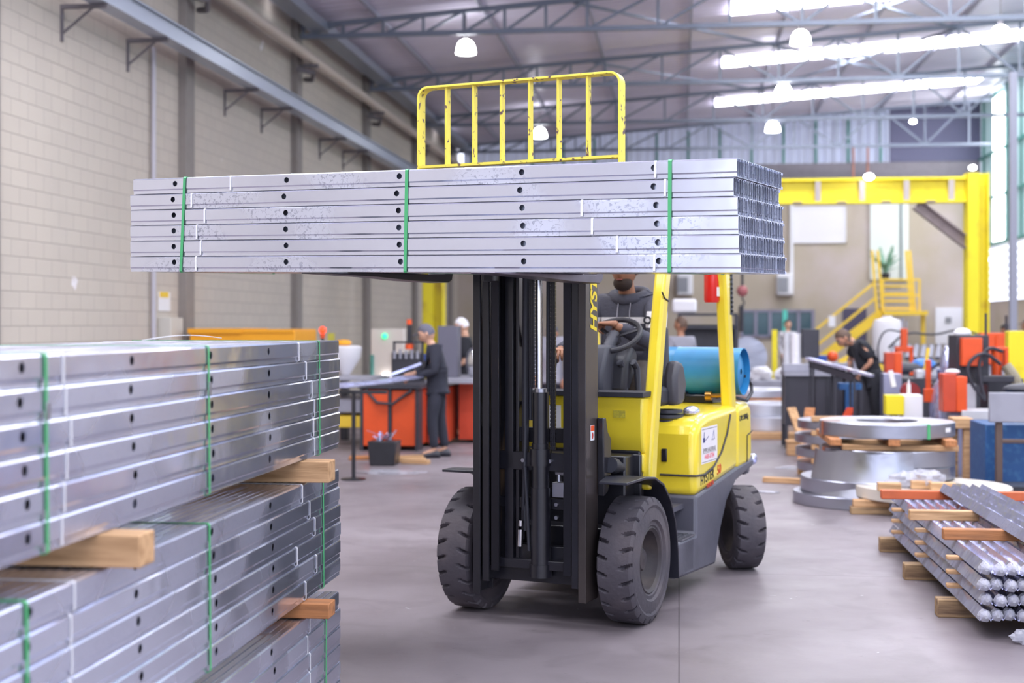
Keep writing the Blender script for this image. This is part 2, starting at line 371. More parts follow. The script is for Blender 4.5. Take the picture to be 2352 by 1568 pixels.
for t, lb in ((19.9, 'grey steel roof truss nearest the camera, above the top edge'), (25.9, 'grey roof truss across the top, nearest of those in view'),
              (31.9, 'grey roof truss just behind the yellow load backrest top'), (37.9, 'grey roof truss third from the front, over the lifted bundle'), (43.9, 'grey roof truss farthest back, before the far gable')):
    if t > 20: truss(t, lb)
# diagonal roof braces between the trusses
for i, (u0, t0, u1, t1) in enumerate(((-2, 25.9, 2.2, 31.9), (2.2, 25.9, 6.3, 31.9), (6.3, 25.9, 2.2, 31.9), (2.2, 31.9, 6.3, 37.9), (6.3, 31.9, 2.2, 37.9), (-2, 31.9, 2.2, 37.9))):
    o = MB().bar(bw(u0, t0, roofz(u0)-.25), bw(u1, t1, roofz(u1)-.25), .05).build('roof_brace', TRUS)
    tag(o, 'thin grey brace crossing between two roof trusses', 'brace', 'roof braces')
# long members along the left wall
GAL3 = mat('gutter_galvanized', 'b4bccb', .35, metal=.6)
o = MB().box(-7.2, -6.85, TN, TF, 7.38, 7.56).build('eave_gutter', GAL3, None, HALL); tag(o, 'galvanized eave gutter along the top of the block wall', 'gutter')
mb = MB().box(-7.12, -6.98, TN, TF, 5.56, 5.8)
mb.box(-7.17, -6.93, TN, TF, 5.79, 5.81); mb.box(-7.17, -6.93, TN, TF, 5.55, 5.57)
o = mb.build('steel_rail', GAL3, None, HALL); tag(o, 'grey steel rail beam on brackets halfway up the block wall', 'beam')
BRKT = mat('bracket_grey', '6f6a70', .6)
for t in [15.8, 17.8, 21.8, 23.8, 27.8, 29.8, 33.8, 35.8, 39.8, 41.8]:
    mb = MB(); mb.box(UL, -6.95, -.025, .025, 5.50, 5.55); mb.box(UL, UL+.03, -.02, .02, 5.1, 5.55); mb.bar((UL+.02, 0, 5.2), (-7.12, 0, 5.52), .025)
    o = mb.build('wall_bracket', BRKT, None, HB(0, t)); tag(o, 'small dark bracket holding the grey rail beam off the block wall', 'bracket', 'rail brackets on the block wall')
pts = [bw(-7.2, t, 6.86) for t in (TN, 45.5)]
o = MB().cyl(pts[0], pts[1], .105, 20).build('wall_pipe', mat('beige_pipe', 'cdbfb4', .4)); tag(o, 'thick beige pipe running high along the block wall', 'pipe')
for t in (19.9, 25.9, 31.9, 37.9, 43.9):
    mb = MB(); mb.box(UL, -7.05, -.04, .04, 6.68, 6.74); mb.tube([(UL+.15, .3, 6.5), (-7.2, .1, 6.45), (-7.1, -.15, 6.55), (UL+.15, -.3, 6.6)], .05, 8)
    o = mb.build('pipe_clamp', BRKT, None, HB(0, t)); tag(o, 'dark pipe clamp at a wall pillar under the beige pipe', 'clamp', 'pipe clamps at the pillars')
o = MB().cyl((0, 0, 0), (0, 0, 5.6), .035, 12).build('conduit', mat('conduit_grey', 'b8b4be', .4), None, HB(UL+.06, 18.6)); tag(o, 'vertical grey conduit pipe on the block wall before the first pillar', 'conduit')
e = thing('electrical_panel', 'light beige electrical panel on the block wall with a yellow notice above', 'electrical panel', HB(UL, 19.15))
MB().box(0, .2, -.25, .25, .4, 1.72).build('cabinet', mat('panel_beige', 'c9c4bd', .5), e, bev=.01)
MB().box(0, .01, -.22, .22, 1.82, 2.1).build('warning_notice', WHI, e); MB().box(.01, .014, -.19, .15, 2.02, 2.1).build('notice_header', SYEL, e)
# ------------------------------------------------------------------ dome lamps and floodlights
LGLASS = mat('lit_lamp_dome', 'ffffff', .4, emit=LAMP_E); LGLASS.node_tree.nodes['Principled BSDF'].inputs['Emission Color'].default_value = (.95, .96, 1, 1)
first = None
for i, (px, py, Y, lb) in enumerate(((1070, 108, 27, 'lit glass dome lamp left of the load backrest top'), (1839, 86, 27, 'lit dome lamp between the first and second skylight strips'),
      (1799, 207, 31.7, 'lit dome lamp in front of the lowest skylight strip'), (1775, 291, 37.5, 'lit dome lamp below the lowest skylight strip'),
      (1240, 305, 38.7, 'lit dome lamp seen between the backrest bars'), (2298, 75, 27.5, 'lit dome lamp glaring against the skylight at upper right'))):
    p = at(px, py, Y); M = Matrix.Translation(p)
    if first is None:
        first = thing('dome_lamp', lb, 'ceiling lamp', M, 'dome lamps under the roof')
        MB().lathe([(.2, -.13), (.19, -.05), (.17, .03), (.13, .1), (.07, .14), (.03, .145)], 28).build('dome', LGLASS, first)
        MB().cyl((0, 0, .14), (0, 0, .28), .05, 12).build('lamp_cap', BRKT, first); ld = first
    else: ld = copy_tree(first, M, lb)
    L_ = roofz((HALL.inverted() @ p).x)-.04-p.z; MB().cyl((0, 0, .28), (0, 0, L_), .010, 6).build('suspension_rod', BRKT, ld)
for px, py, Y, lb, rr in ((1996, 406, 29.5, 'small lit floodlight on top of the yellow gantry beam', .11), (2097, 279, 36, 'small lit floodlight under the roof at the dark gable', .09),
                    (2234, 385, 29, 'bright lamp at the gantry corner against the right wall', .08), (2268, 596, 33, 'round bright lamp in front of the louvers', .09)):
    f_ = thing('floodlight', lb, 'floodlight', Matrix.Translation(at(px, py, Y)))
    MB().sph((0, 0, 0), (rr, rr, rr*.65), 14).build('lamp_glass', LGLASS, f_); MB().box(-rr*.8, rr*.8, -.03, rr, rr*.5, rr*.8).build('housing', BRKT, f_)
for px, py, Y, lb in ((658, 10, 24.9, 'tiny lit lamp near the eave at the top left'), (1023, 305, 42.0, 'tiny round lit lamp behind the first bars of the backrest')):
    o = MB().sph((0, 0, 0), .06, 12).build('small_lamp', LGLASS, None, Matrix.Translation(at(px, py, Y))); tag(o, lb, 'lamp')
# ------------------------------------------------------------------ far wall fittings (v = u coordinate on the far wall)
def fw(px, py=None):
    a = math.tan(atan2(px-CX, F)-BETA); u = a*TF; Y = -u*sin(BETA)+TF*cos(BETA); return (u, None if py is None else zz(py, Y))
def frect(px0, py0, px1, py1, d0=-.06, d1=0.): (u0, z1), (u1, z0) = fw(px0, py0), fw(px1, py1); return (u0, u1, TF+d0, TF+d1, z0, z1)
WINW = mat('office_window_white', 'e6e3ea', .3, emit=.03)
o = struct('window_40', MB().box(*frect(1823, 478, 1940, 555)), WINW); 
r = frect(1820, 475, 1943, 558, -.08, -.02); MB().box(r[0], r[1], r[2], r[3], r[5]-.06, r[5]).box(r[0], r[1], r[2], r[3], r[4], r[4]+.06).box(r[0], r[0]+.06, r[2], r[3], r[4], r[5]).box(r[1]-.06, r[1], r[2], r[3], r[4], r[5]).build('window_frame', WHI, o)
GLD = mat('dark_green_glass', '3a5a66', .15, var=.4, vscale=.7)
r = frect(1703, 711, 1867, 775); o = struct('window_41', MB().box(*r), GLD)
mb = MB(); n = 5
for i in range(n+1): u = r[0]+(r[1]-r[0])*i/n; mb.box(u-.05, u+.05, TF-.1, TF-.05, r[4], r[5])
mb.box(r[0], r[1], TF-.1, TF-.05, r[5]-.08, r[5]).box(r[0], r[1], TF-.1, TF-.05, r[4], r[4]+.08); mb.build('window_frame', mat('alu_frame', '8d8aa0', .5), o)
MB().box(r[0]+1.35, r[0]+1.5, TF-.12, TF-.1, r[4], r[5]).build('green_curtain_strip', mat('teal', '5fd0c0', .5), o)
o = struct('door_1', MB().box(*frect(1998, 465, 2086, 642, -.1)), mat('door_bright', 'dfe4df', .5, emit=.02)); 
r = frect(2066, 465, 2071, 642, -.14, -.1); MB().box(*r).build('door_edge', mat('door_dark', '7d8a8c', .5), o)
r = frect(2148, 706, 2210, 790); o = struct('door_2', MB().box(*r), WHI); MB().box(*frect(2170, 728, 2184, 742, -.09, -.06)).build('door_sign', mat('sign_grey', '8f9096', .5), o)
o = struct('door_3', MB().box(*frect(1935, 708, 1990, 790)), mat('doorway_dark', '524e68', .6))
mb = MB(); (u, z) = fw(1818, 465); mb.box(u-.06, u+.06, TF-.15, TF-.03, 2.6, z); o = mb.build('downpipe', WHI, None, HALL); tag(o, 'white vertical pipe on the far wall beside the load end', 'pipe')
for px, lb in ((1573, 'white air conditioner on the far wall left of the driver cab pillar'), (1801, 'white air conditioner on the far wall below the load end')):
    (u, z) = fw(px, 654); a = thing('air_conditioner', lb, 'air conditioner', HB(u, TF, z))
    MB().box(-.27, .27, -.4, 0, -.36, .38).build('housing', WHI, a, bev=.06); MB().box(-.24, .1, -.42, -.4, -.26, .24).build('grille', mat('grille_grey', '8f9199', .6), a)
# yellow stairs and landing
st = thing('steel_staircase', 'yellow steel staircase with landing against the far wall', 'staircase', HALL)
Yst = 42.; 
def sp(px, py, Y=Yst): u, t = hu(px, Y); return Vector((u, t, zz(py, Y)))
MB().box(sp(2025, 720)[0], sp(2124, 720)[0], sp(2025, 720)[1]-.4, sp(2025, 720)[1]+1.2, sp(2025, 724)[2], sp(2025, 714)[2]).build('landing', SYEL, st)
MB().bar(sp(2120, 722), sp(2120, 870), .13).build('leg', SYEL, st); MB().bar(sp(2040, 722), sp(2040, 870), .1).build('leg', SYEL, st)
MB().bar(sp(2025, 720), sp(1850, 852), .09, .28).build('stringer', SYEL, st); 
MB().bar(sp(2030, 714, 43.2), sp(1855, 846, 43.2), .09, .28).build('stringer', SYEL, st)
mb = MB()
for i in range(11):
    k = (i+.5)/11; p = sp(2025-175*k, 722+132*k); mb.box(p[0]-.12, p[0]+.12, p[1], p[1]+1.1, p[2]-.02, p[2]+.02)
mb.build('tread', DGR, st, kind='stuff')
for a, b_ in (((2005, 652), (1870, 760)), ((2012, 683), (1880, 790))): MB().bar(sp(*a), sp(*b_), .07).build('handrail', SYEL, st)
for px, y0, y1 in ((2005, 575, 722), (2018, 575, 722)): MB().bar(sp(px-2, y0), sp(px+10, y1), .08).build('rail_post', SYEL, st)
for px, y0, y1 in ((2083, 575, 714), (2091, 575, 714)): MB().bar(sp(px-2, y0, 43), sp(px+10, y1, 43), .08).build('rail_post', SYEL, st)
for y in (642, 678): MB().bar(sp(2028, y), sp(2112, y), .06).build('landing_rail', SYEL, st)
for px in (2028, 2112): MB().bar(sp(px, 640), sp(px, 716), .06).build('rail_post', SYEL, st)
for k in range(4): MB().box(sp(2032, 700)[0], sp(2090, 700)[0], 44+k*.3, 44.25+k*.3, sp(2032, 707-k*17)[2]-.03, sp(2032, 707-k*17)[2]+.03).build('upper_step', DGR, st)
for k in range(4): MB().bar(sp(2032, 708-k*17), sp(2096, 708-k*17), .06).build('step_nosing', SYEL, st)
MB().box(*[c for c in (sp(1903, 740)[0], sp(1918, 740)[0], sp(1903, 740)[1]-.05, sp(1903, 740)[1], sp(1903, 750)[2], sp(1903, 725)[2])]).build('notice_plate', WHI, st)
pl = thing('potted_palm', 'potted green palm in the bright doorway above the yellow landing', 'plant', Matrix.Translation(at(2034, 640, 43.6)))
MB().lathe([(.10, -.05), (.15, .18), (.13, .18)], 14).build('pot', DRK, pl)
mb = MB(); rnd = random.Random(3)
for i in range(16):
    a = rnd.uniform(0, 2*pi); L = rnd.uniform(.38, .62); h = rnd.uniform(.2, .95)
    P = [Vector((cos(a)*L*s, sin(a)*L*s*.6, .18+h*s*1.25-.55*s*s*L)) for s in (0, .33, .66, 1)]
    for j in range(3): mb.bar(P[j], P[j+1], (.06, .16, .10)[j], .008)
mb.build('fronds', mat('palm_green', '7fa890', .6), pl)
# yellow gantry
g = thing('gantry_crane', 'yellow portal gantry with ribbed beam and rusty knee brace', 'gantry', HALL)
def gp(px, py, Y): u, t = hu(px, Y); return Vector((u, t, zz(py, Y)))
RUST = mat('brace_rust_grey', '8e7f80', .6, var=.2)
a = gp(1000, 440, 31.4); c = gp(2235, 440, 29.6); zb, zt = zz(462, 30), zz(412, 30); tg = (a[1]+c[1])/2
mb = MB().box(a[0]-.2, c[0]-.02, tg-.03, tg+.03, zb, zt); mb.box(a[0]-.2, c[0], tg-.15, tg+.15, zt-.03, zt+.03); mb.box(a[0]-.2, c[0], tg-.15, tg+.15, zb-.05, zb)
mb.build('main_beam', GYEL, g)
for i in range(13):
    u = c[0]-.45-i*.96; MB().box(u-.06, u+.06, tg-.14, tg+.14, zb, zt-.03).build('beam_stiffener', mat('stiffener_grey', 'b5a9a6', .5), g)
for uu, zc in ((c[0]+.1, zt+.1), (a[0], zt)):
    mb = MB().box(uu-.24, uu-.20, tg-.2, tg+.2, 0, zc); mb.box(uu+.20, uu+.24, tg-.2, tg+.2, 0, zc); mb.box(uu-.22, uu+.22, tg-.02, tg+.02, 0, zc); mb.box(uu-.24, uu+.02, tg-.2, tg-.16, 0, zc)
    mb.build('column', GYEL, g, bev=.005); MB().box(uu-.4, uu+.4, tg-.35, tg+.35, 0, .03).build('base_plate', DGR, g)
mb = MB(); mb.bar((c[0]-1.1, tg, zb+.0), (c[0]-.1, tg, zb-.80), .24, .03); mb.bar((c[0]-1.25, tg, zb-.16), (c[0]-.1, tg, zb-1.08), .24, .03); mb.bar((c[0]-1.17, tg, zb-.08), (c[0]-.1, tg, zb-.94), .02, .24); mb.build('knee_brace', RUST, g)
for i in range(12): u = c[0]-.9-i*.96; MB().box(u-.1, u+.1, tg-.17, tg-.15, zb-.045, zb-.005).build('flange_clip', RUST, g)
hk = thing('hoist_hook', 'red hook block hanging on a dark chain behind the forklift cab', 'hook', Matrix.Translation(at(1705, 668, 29.7)))
MB().sph((0, 0, 0), (.125, .08, .125), 16).build('sheave_block', mat('dull_red', 'a05a5e', .5), hk); MB().cyl((0, 0, .1), (0, 0, 1.92), .03, 8).build('chain', DRK, hk)
MB().tube([(0, 0, -.1), (.01, 0, -.2), (.05, 0, -.25), (.03, 0, -.31), (-.03, 0, -.3)], .02, 8).build('hook', DRK, hk)
MB().cyl((-.02, 0, -.33), (-.02, 0, -.9), .055, 10).build('load_sling', DRK, hk)
for px in (1960, 1993):
    o = MB().cyl(at(px, 412, 43.8), at(px, 338, 43.8), .035, 8).build('suspension_rod', mat('orange_rod', 'b0705a', .5)); tag(o, 'thin orange rod rising above the gantry beam, %s of the pair' % ('left' if px == 1960 else 'right'), 'rod')
o = MB().box(-.06, .06, -.06, .06, 0, 6.1).build('steel_post', mat('post_grey', '8d8e9d', .5), None, Matrix.Translation(Vector((at(2327, 745, 24)[0], 24, 0))) @ Matrix.Rotation(-BETA, 4, 'Z')); tag(o, 'tall grey steel post in front of the right wall windows', 'post')
# ================================================================== steel channels, lifted load, left stack
PH, PT = .0785, .0016                       # channel height, sheet thickness
def chan_profile(h=PH-.002, dpt=.028, lip=.012, t=PT):
    # (y back from the web face, z), outer line then inner line
    o = [(dpt, lip), (dpt, 0), (.004, 0), (.0045, .003), (.0038, .016), (0, .022), (0, h-.006), (.003, h-.0015), (.006, h), (dpt, h), (dpt, h-lip)]
    i = [(dpt-t, h-lip), (dpt-t, h-t), (.006+t, h-t), (t, h-.008), (t, .023), (.0038+t, .017), (.0045+t, t), (dpt-t, t), (dpt-t, lip)]
    return o, i
def channel_mesh(L, holes=(), hz=.047, hr=.0135, name='channel', mt=None):
    """channel along +x from 0 to L, web facing -y, base at z 0; round holes through the web"""
    o, i = chan_profile(); mb = MB(); P = o+i; n = len(P)
    vs = [(0, y, z) for y, z in P]+[(L, y, z) for y, z in P]; fs = []
    skip = 5 if holes else -1                 # web faces between outer points 5 and 6, inner 3 and 4 (index len(o)+3)
    k2 = len(o)+3
    for j in range(n):
        if holes and j in (5, k2): continue
        fs.append((j, (j+1) % n, n+(j+1) % n, n+j))
    # end caps as quads between outer and inner
    m = len(o)
    pr = [(0, m+8), (1, m+7), (2, m+6), (3, m+6), (4, m+5), (5, m+4), (6, m+3), (7, m+2), (8, m+2), (9, m+1), (10, m)]
    for (a, b), (c, d) in zip(pr, pr[1:]):
        for off in (0, n):
            q = [a+off, c+off, d+off, b+off]
            if b == d: q = q[:3]
            fs.append(tuple(q))
    mb.add(vs, fs)
    if holes:
        for (yy, z0, z1) in ((0, o[5][1], o[6][1]), (PT, i[4][1], i[3][1])):
            xs = 0.
            for hx in sorted(holes):
                a, b = hx-.03, hx+.03
                mb.add([(xs, yy, z0), (a, yy, z0), (a, yy, z1), (xs, yy, z1)], [(0, 1, 2, 3)]); xs = b
                N_ = 24; c_ = [(hx+hr*cos(2*pi*k/N_), yy, hz+hr*sin(2*pi*k/N_)) for k in range(N_)]
                e = []
                for k in range(N_):
                    dx, dz = cos(2*pi*k/N_), sin(2*pi*k/N_)
                    s_ = min(.03/abs(dx) if abs(dx) > 1e-6 else 9, ((z1-hz) if dz > 0 else (hz-z0))/abs(dz) if abs(dz) > 1e-6 else 9)
                    e.append((hx+dx*s_, yy, hz+dz*s_))
                # snap nearest samples to the corners
                for cx_, cz_ in ((a, z0), (b, z0), (a, z1), (b, z1)):
                    k = min(range(N_), key=lambda q: (e[q][0]-cx_)**2+(e[q][2]-cz_)**2); e[k] = (cx_, yy, cz_)
                mb.add(c_+e, [(k, (k+1) % N_, N_+(k+1) % N_, N_+k) for k in range(N_)])
            mb.add([(xs, yy, z0), (L, yy, z0), (L, yy, z1), (xs, yy, z1)], [(0, 1, 2, 3)])
        for hx in holes:
            N_ = 24; mb.add([(hx+hr*cos(2*pi*k/N_), y, hz+hr*sin(2*pi*k/N_)) for y in (0, PT) for k in range(N_)], [(k, (k+1) % N_, N_+(k+1) % N_, N_+k) for k in range(N_)])
    return mb.mesh(name, mt or GALV, 25)
ROWN = ['topmost', 'second from top', 'third from top', 'third from bottom', 'second from bottom', 'bottom']
def loop_band(x, y0, y1, z0, z1, wd, th, lean=0., n=None):
    """rectangular band around a pack, outside faces th thick, width wd along x"""
    mb = MB(); c = .006
    ring = [(y0-th, z0-th+c), (y0-th+c, z0-th), (y1+th-c, z0-th), (y1+th, z0-th+c), (y1+th, z1+th-c), (y1+th-c, z1+th), (y0-th+c, z1+th), (y0-th, z1+th-c)]
    inn = [(y0, z0+c), (y0+c, z0), (y1-c, z0), (y1, z0+c), (y1, z1-c), (y1-c, z1), (y0+c, z1), (y0, z1-c)]
    X = lambda z: x+lean*(z-z0)
    vs = [(X(z)-wd/2, y, z) for y, z in ring]+[(X(z)+wd/2, y, z) for y, z in ring]+[(X(z)-wd/2, y, z) for y, z in inn]+[(X(z)+wd/2, y, z) for y, z in inn]
    fs = []
    for j in range(8):
        k = (j+1) % 8; fs += [(j, k, 8+k, 8+j), (16+j, 24+j, 24+k, 16+k), (j, 16+j, 16+k, k), (8+j, 8+k, 24+k, 24+j)]
    return mb.add(vs, fs)
NW = 26; DP = .0305
# ---- lifted load: local x along the pack (right end at 0, left end at -L), y back toward the mast
LL = 3.165
c1 = at(1690, 625, 5.55)
tilt = radians(1.3); roll = radians(-1.0)
LOAD = Matrix.Translation(c1) @ Matrix.Rotation(-TH, 4, 'Z') @ Matrix.Rotation(-roll, 4, 'Y') @ Matrix.Rotation(tilt, 4, 'X')
LI = LOAD.inverted()
def onload(px, py=None):                     # pixel column -> local x on the near face
    r = Vector(((px-CX)/F, 1, ((HY-(py or 500))/F))); o = LI @ Vector((0, 0, CH)); d = (LI.to_3x3() @ r); s = -o.y/d.y; return (o+d*s).x
offs = [.0, -.014, .004, .008, .012, .020]   # right ends per row, metres
lefts = [.02, .0, .003, .0, .0, .0]
hole_px = [((402, 426), (658, 417), (917, 409), (1198, 399), (1502, 388)), ((397, 462), (652, 455), (911, 447), (1194, 440), (1501, 432)),
           ((399, 498), (656, 492), (915, 487), (1199, 481), (1507, 475)), ((399, 534), (656, 530), (916, 526), (1201, 522), (1509, 518)),
           ((399, 570), (657, 568), (917, 565), (1202, 563), (1511, 561)), ((400, 606), (657, 605), (920, 604), (1203, 604), (1513, 604))]
tape_px = [(530, 1505), (440, 1527), (470, 1336), (452, 1360), (461, 1417), (450, 1503)]
rnd = random.Random(11)
inner = channel_mesh(LL, (), name='channel_plain')
for r in range(6):
    zb_ = (5-r)*PH; x1 = offs[r]; x0 = -LL+lefts[r]
    hs = [onload(px, py)-x0 for px, py in hole_px[r]]
    me = channel_mesh(x1-x0, hs, name='channel_holes')
    o = link('steel_channel', me, None, LOAD @ T(x0, 0, zb_))
    tag(o, 'front perforated galvanized channel in the %s row of the load on the forks' % ROWN[r], 'steel channel', 'galvanized channels lifted on the forks')
    for c in range(1, NW):
        o = link('steel_channel', inner, None, LOAD @ T(x1-LL+rnd.uniform(-.003, .001), c*DP, zb_))
        tag(o, 'galvanized channel nested behind the front one, %s row of the lifted load' % ROWN[r], 'steel channel', 'galvanized channels lifted on the forks')
    for k, px in enumerate(tape_px[r]):
        o = loop_band(onload(px, 425+36*r), -.001, NW*DP+.002, zb_+.0005, zb_+PH-.0025, .0105, .0012).build('tape_band', TAPE, None, LOAD)
        tag(o, 'white tape band near the %s end of the %s row, lifted load' % (('left', 'right')[k], ROWN[r]), 'tape band', 'white bands on the lifted load')
LWID = NW*DP
for px, pxb, lb in ((425, 416, 'left'), (935, 931, 'middle'), (1539, 1538, 'right')):
    xa, xb = onload(pxb, 620), onload(px, 400)
    o = loop_band(xb if 0 else xa, -.003, LWID+.004, -.003, 6*PH, .016, .0012, lean=(xb-xa)/(6*PH)).build('green_strap', STRP, None, LOAD)
    tag(o, 'green plastic strap around the lifted load, %s of its three straps' % lb, 'strap', 'green straps on the lifted load')
# ---- left foreground stack, parallel to the wall: web faces look toward +u
SU, ST, SL = -1.462, 5.705, 3.3
PSC = .0775/PH
def sm(z): return HALL @ Matrix.Translation((SU, ST, z)) @ Matrix.Rotation(pi/2, 4, 'Z') @ Matrix.Diagonal((1, 1, PSC, 1))
# local x = +t, y = -u (into the pack), z up; channels run from x=-SL to 0
def st_x(px): return ut(px, SU)-ST
bun = [(1.089, 'top', 'top bundle'), (.533, 'mid', 'middle bundle'), (.004, 'low', 'bottom bundle')]
NAME3 = {'top': 'top', 'mid': 'middle', 'low': 'bottom'}
shape_plain = channel_mesh(SL, (), name='channel_long', mt=GALVS)
ends = {'top': [0, .018, .008, .014, .020, .006], 'mid': [0, .012, .03, .036, .03, .026], 'low': [0, .03, .03, .028, .03, .03]}
holes_px = {'top': [(50, 303, 484, 617), (46, 301, 486, 618), (52, 303, 487, 618), (57, 307, 488, 619), (63, 311, 490, 621), (64, 310, 489, 620)],
            'mid': [(68, 311, 487, 621), (64, 313, 491, 623), (64, 318, 495, 627), (66, 322, 497, 628), (66, 325, 497, 628), (66, 324, 497, 626)],
            'low': [(66, 330, 500, 624), (66, 330, 500, 631), (66, 330, 500, 631), (66, 330, 500, 631), (66, 330, 500, 631), (66, 330, 500, 631)]}
tapes = {'top': [(144, 686), (150, 703), (162, 716), (152, 722), (147, 720), (141, 722)], 'mid': [(170, 694), (162, 711), (164, 723), (160, 682), (160, 727), (150, 702)],
         'low': [(150, 711), (150, 706), (150, 712), (150, 712), (150, 712), (150, 712)]}
for zb0, key, nm in bun:
    zb0 = zb0
    for r in range(6):
        zr = zb0+(5-r)*.0775*(1. if key != 'low' else .995); e = ends[key][r]
        hs = sorted(st_x(px)+SL-e for px in holes_px[key][r])
        hs = [h_ for h_ in hs if .04 < h_ < SL-.04]
        while hs[0] > .68: hs = [hs[0]-.61]+hs
        me = channel_mesh(SL, hs, name='channel_holes', mt=GALVS)
        o = link('steel_channel', me, None, sm(zr) @ Matrix.Translation((-SL+e, 0, 0)))
        tag(o, 'outer perforated channel, %s row of the %s bundle in left stack' % (ROWN[r], NAME3[key]), 'steel channel', 'galvanized channels in the left stack')
        cols = range(1, NW) if r == 0 else (1, 2, NW-1)
        for c in cols:
            if key != 'top' and r == 0 and c > 14 and c < NW-1: continue
            o = link('steel_channel', shape_plain, None, sm(zr) @ Matrix.Translation((-SL+e+rnd.uniform(-.008, .006), c*DP, 0)))
            tag(o, 'channel packed behind the outer one, %s row, %s bundle, left stack' % (ROWN[r], NAME3[key]), 'steel channel', 'galvanized channels in the left stack')
        for k, px in enumerate(tapes[key][r]):
            o = loop_band(st_x(px), -.001, NW*DP+.002, .0005, PH-.0025, .0075, .0014).build('tape_band', TAPE, None, sm(zr))
            tag(o, 'white tape band, %s end of the %s row, %s bundle, left stack' % (('near', 'far')[k], ROWN[r], NAME3[key]), 'tape band', 'white bands on the left stack')
    for k, px in enumerate({'top': (106, 479, 733), 'mid': (62, 481, 742), 'low': (20, 480, 747)}[key]):
        x = st_x(px); lb = ('near', 'middle', 'far')[k]
        o = thing('green_strap', 'green strap around the %s bundle of the left stack, %s one of three' % (NAME3[key], lb), 'strap', sm(zb0) @ Matrix.Translation((x, 0, 0)), 'green straps on the left stack')
        loop_band(0, -.003, LWID+.004, -.003, 6*PH-.0005, .0135, .0014, lean=-.02 if key != 'low' else .01).build('band', STRP, o)
        if key == 'top': MB().box(-.01, .01, -.0068, -.0045, 6*PH-.16, 6*PH-.115).build('buckle', BOLT, o, bev=.001)
# wood battens between the bundles
for z0, h_, t, lb in ((1.0, .087, 3.33, 'wooden batten under the top bundle at the near left, end sticking out'), (1.0, .087, 5.19, 'wooden batten under the top bundle near its far end'),
                     (.468, .063, 5.19, 'orange-brown wooden batten under the middle bundle near its far end'), (.468, .063, 3.1, 'wooden batten under the middle bundle near its near end, mostly hidden')):
    o = MB().box(-.86, .105, -.05, .05, z0+.0015, z0+h_-.0015).build('wooden_batten', WOOD if z0 > .9 else WOODO, None, HB(SU, t), bev=.004); tag(o, lb, 'wooden batten')
pts = [(SU-.35+.0*i, 4.4+.8*i/12, 1.566+.014*sin(pi*i/12)) for i in range(13)]
o = MB().tube(pts, .0015, 6).build('loose_wire', TAPE, None, HALL); tag(o, 'thin loose wire arching over the top of the left stack', 'wire')
# ================================================================== forklift truck (x right, y back from the front axle, z up)
TR = thing('forklift_truck', 'yellow and black forklift truck carrying the long steel load', 'forklift', TRUCK)
def tp(x, y, z): return TRUCK @ Vector((x, y, z))
def tyre(R, W, n, rr):
    NA, prof = n*20, []
    # w across (-1..1), radius
    ws = [-1, -.985, -.94, -.86, -.74, -.6, -.45, -.3, -.12, 0, .12, .3, .45, .6, .74, .86, .94, .985, 1]
    def rad(w_): a = abs(w_); return R-(.004*a*a)-(max(0, a-.86)/.14)**2*.028
    mb = MB(); vs = []; K = len(ws)
    for k in range(NA):
        an = 2*pi*k/NA
        for w_ in ws:
            r_ = rad(w_); a = abs(w_)
            if a > .35:
                ph = (an*n/(2*pi) + (.5 if w_ > 0 else 0) + .45*(a-.35)) % 1.0
                d = abs(ph-.5); g = max(0, min(1, (.11-d)/.05)); r_ -= g*.030*min(1, (a-.35)/.2)
            vs.append((w_*W/2, r_*cos(an), r_*sin(an)))
    fs = [(k*K+j, ((k+1) % NA)*K+j, ((k+1) % NA)*K+j+1, k*K+j+1) for k in range(NA) for j in range(K-1)]
    mb.add(vs, fs)
    M = Matrix.Rotation(pi/2, 4, 'Y')
    for s in (1, -1):                          # side walls
        x0 = s*W/2; pr = [(R-.030, x0), (R-.045, x0+s*.004), (R-.06, x0-s*.002), (R*.72, x0+s*.004), (R*.64, x0+s*.006), (R*.61, x0-s*.006), (rr+.012, x0-s*.004), (rr, x0-s*.015)]
        nn = NA//2; v = [(x, r*cos(2*pi*k/nn), r*sin(2*pi*k/nn)) for r, x in pr for k in range(nn)]
        mb.add(v, [(i*nn+j, i*nn+(j+1) % nn, (i+1)*nn+(j+1) % nn, (i+1)*nn+j) for i in range(len(pr)-1) for j in range(nn)])
    return mb
def lath_x(mb, prof, n=40, m=None):            # prof (r, x)
    v = [(x, r*cos(2*pi*k/n), r*sin(2*pi*k/n)) for r, x in prof for k in range(n)]
    return mb.add(v, [(i*n+j, i*n+(j+1) % n, (i+1)*n+(j+1) % n, (i+1)*n+j) for i in range(len(prof)-1) for j in range(n)], None, m)
def wheel(nm, R, W, n, rr, pos, side, steer=0):
    t_ = tyre(R, W, n, rr).build(nm, RUB, TR, Matrix.Translation(pos) @ Matrix.Rotation(steer, 4, 'Z') @ (Matrix.Rotation(pi, 4, 'Z') if side < 0 else Matrix()), ang=28)
    mb = lath_x(MB(), [(rr+.006, W/2-.012), (rr-.004, W/2-.006), (rr-.02, W/2-.02), (rr-.03, W/2-.08), (rr-.055, W/2-.11), (rr*.62, W/2-.11), (rr*.56, W/2-.1), (.001, W/2-.1)])
    lath_x(mb, [(rr+.006, -W/2+.01), (rr-.03, -W/2+.03), (rr*.5, -W/2+.06), (.001, -W/2+.06)])
    rim = mb.build('rim', RIM, t_)
    mb = lath_x(MB(), [(rr*.42, W/2-.10), (rr*.42, W/2-.075), (rr*.34, W/2-.06), (rr*.30, W/2-.05), (.001, W/2-.046)], 28)
    for k in range(8): a = 2*pi*k/8; mb.cyl((W/2-.1, rr*.5*cos(a), rr*.5*sin(a)), (W/2-.078, rr*.5*cos(a), rr*.5*sin(a)), .013, 6)
    mb.build('hub', RIM, t_)
    return t_
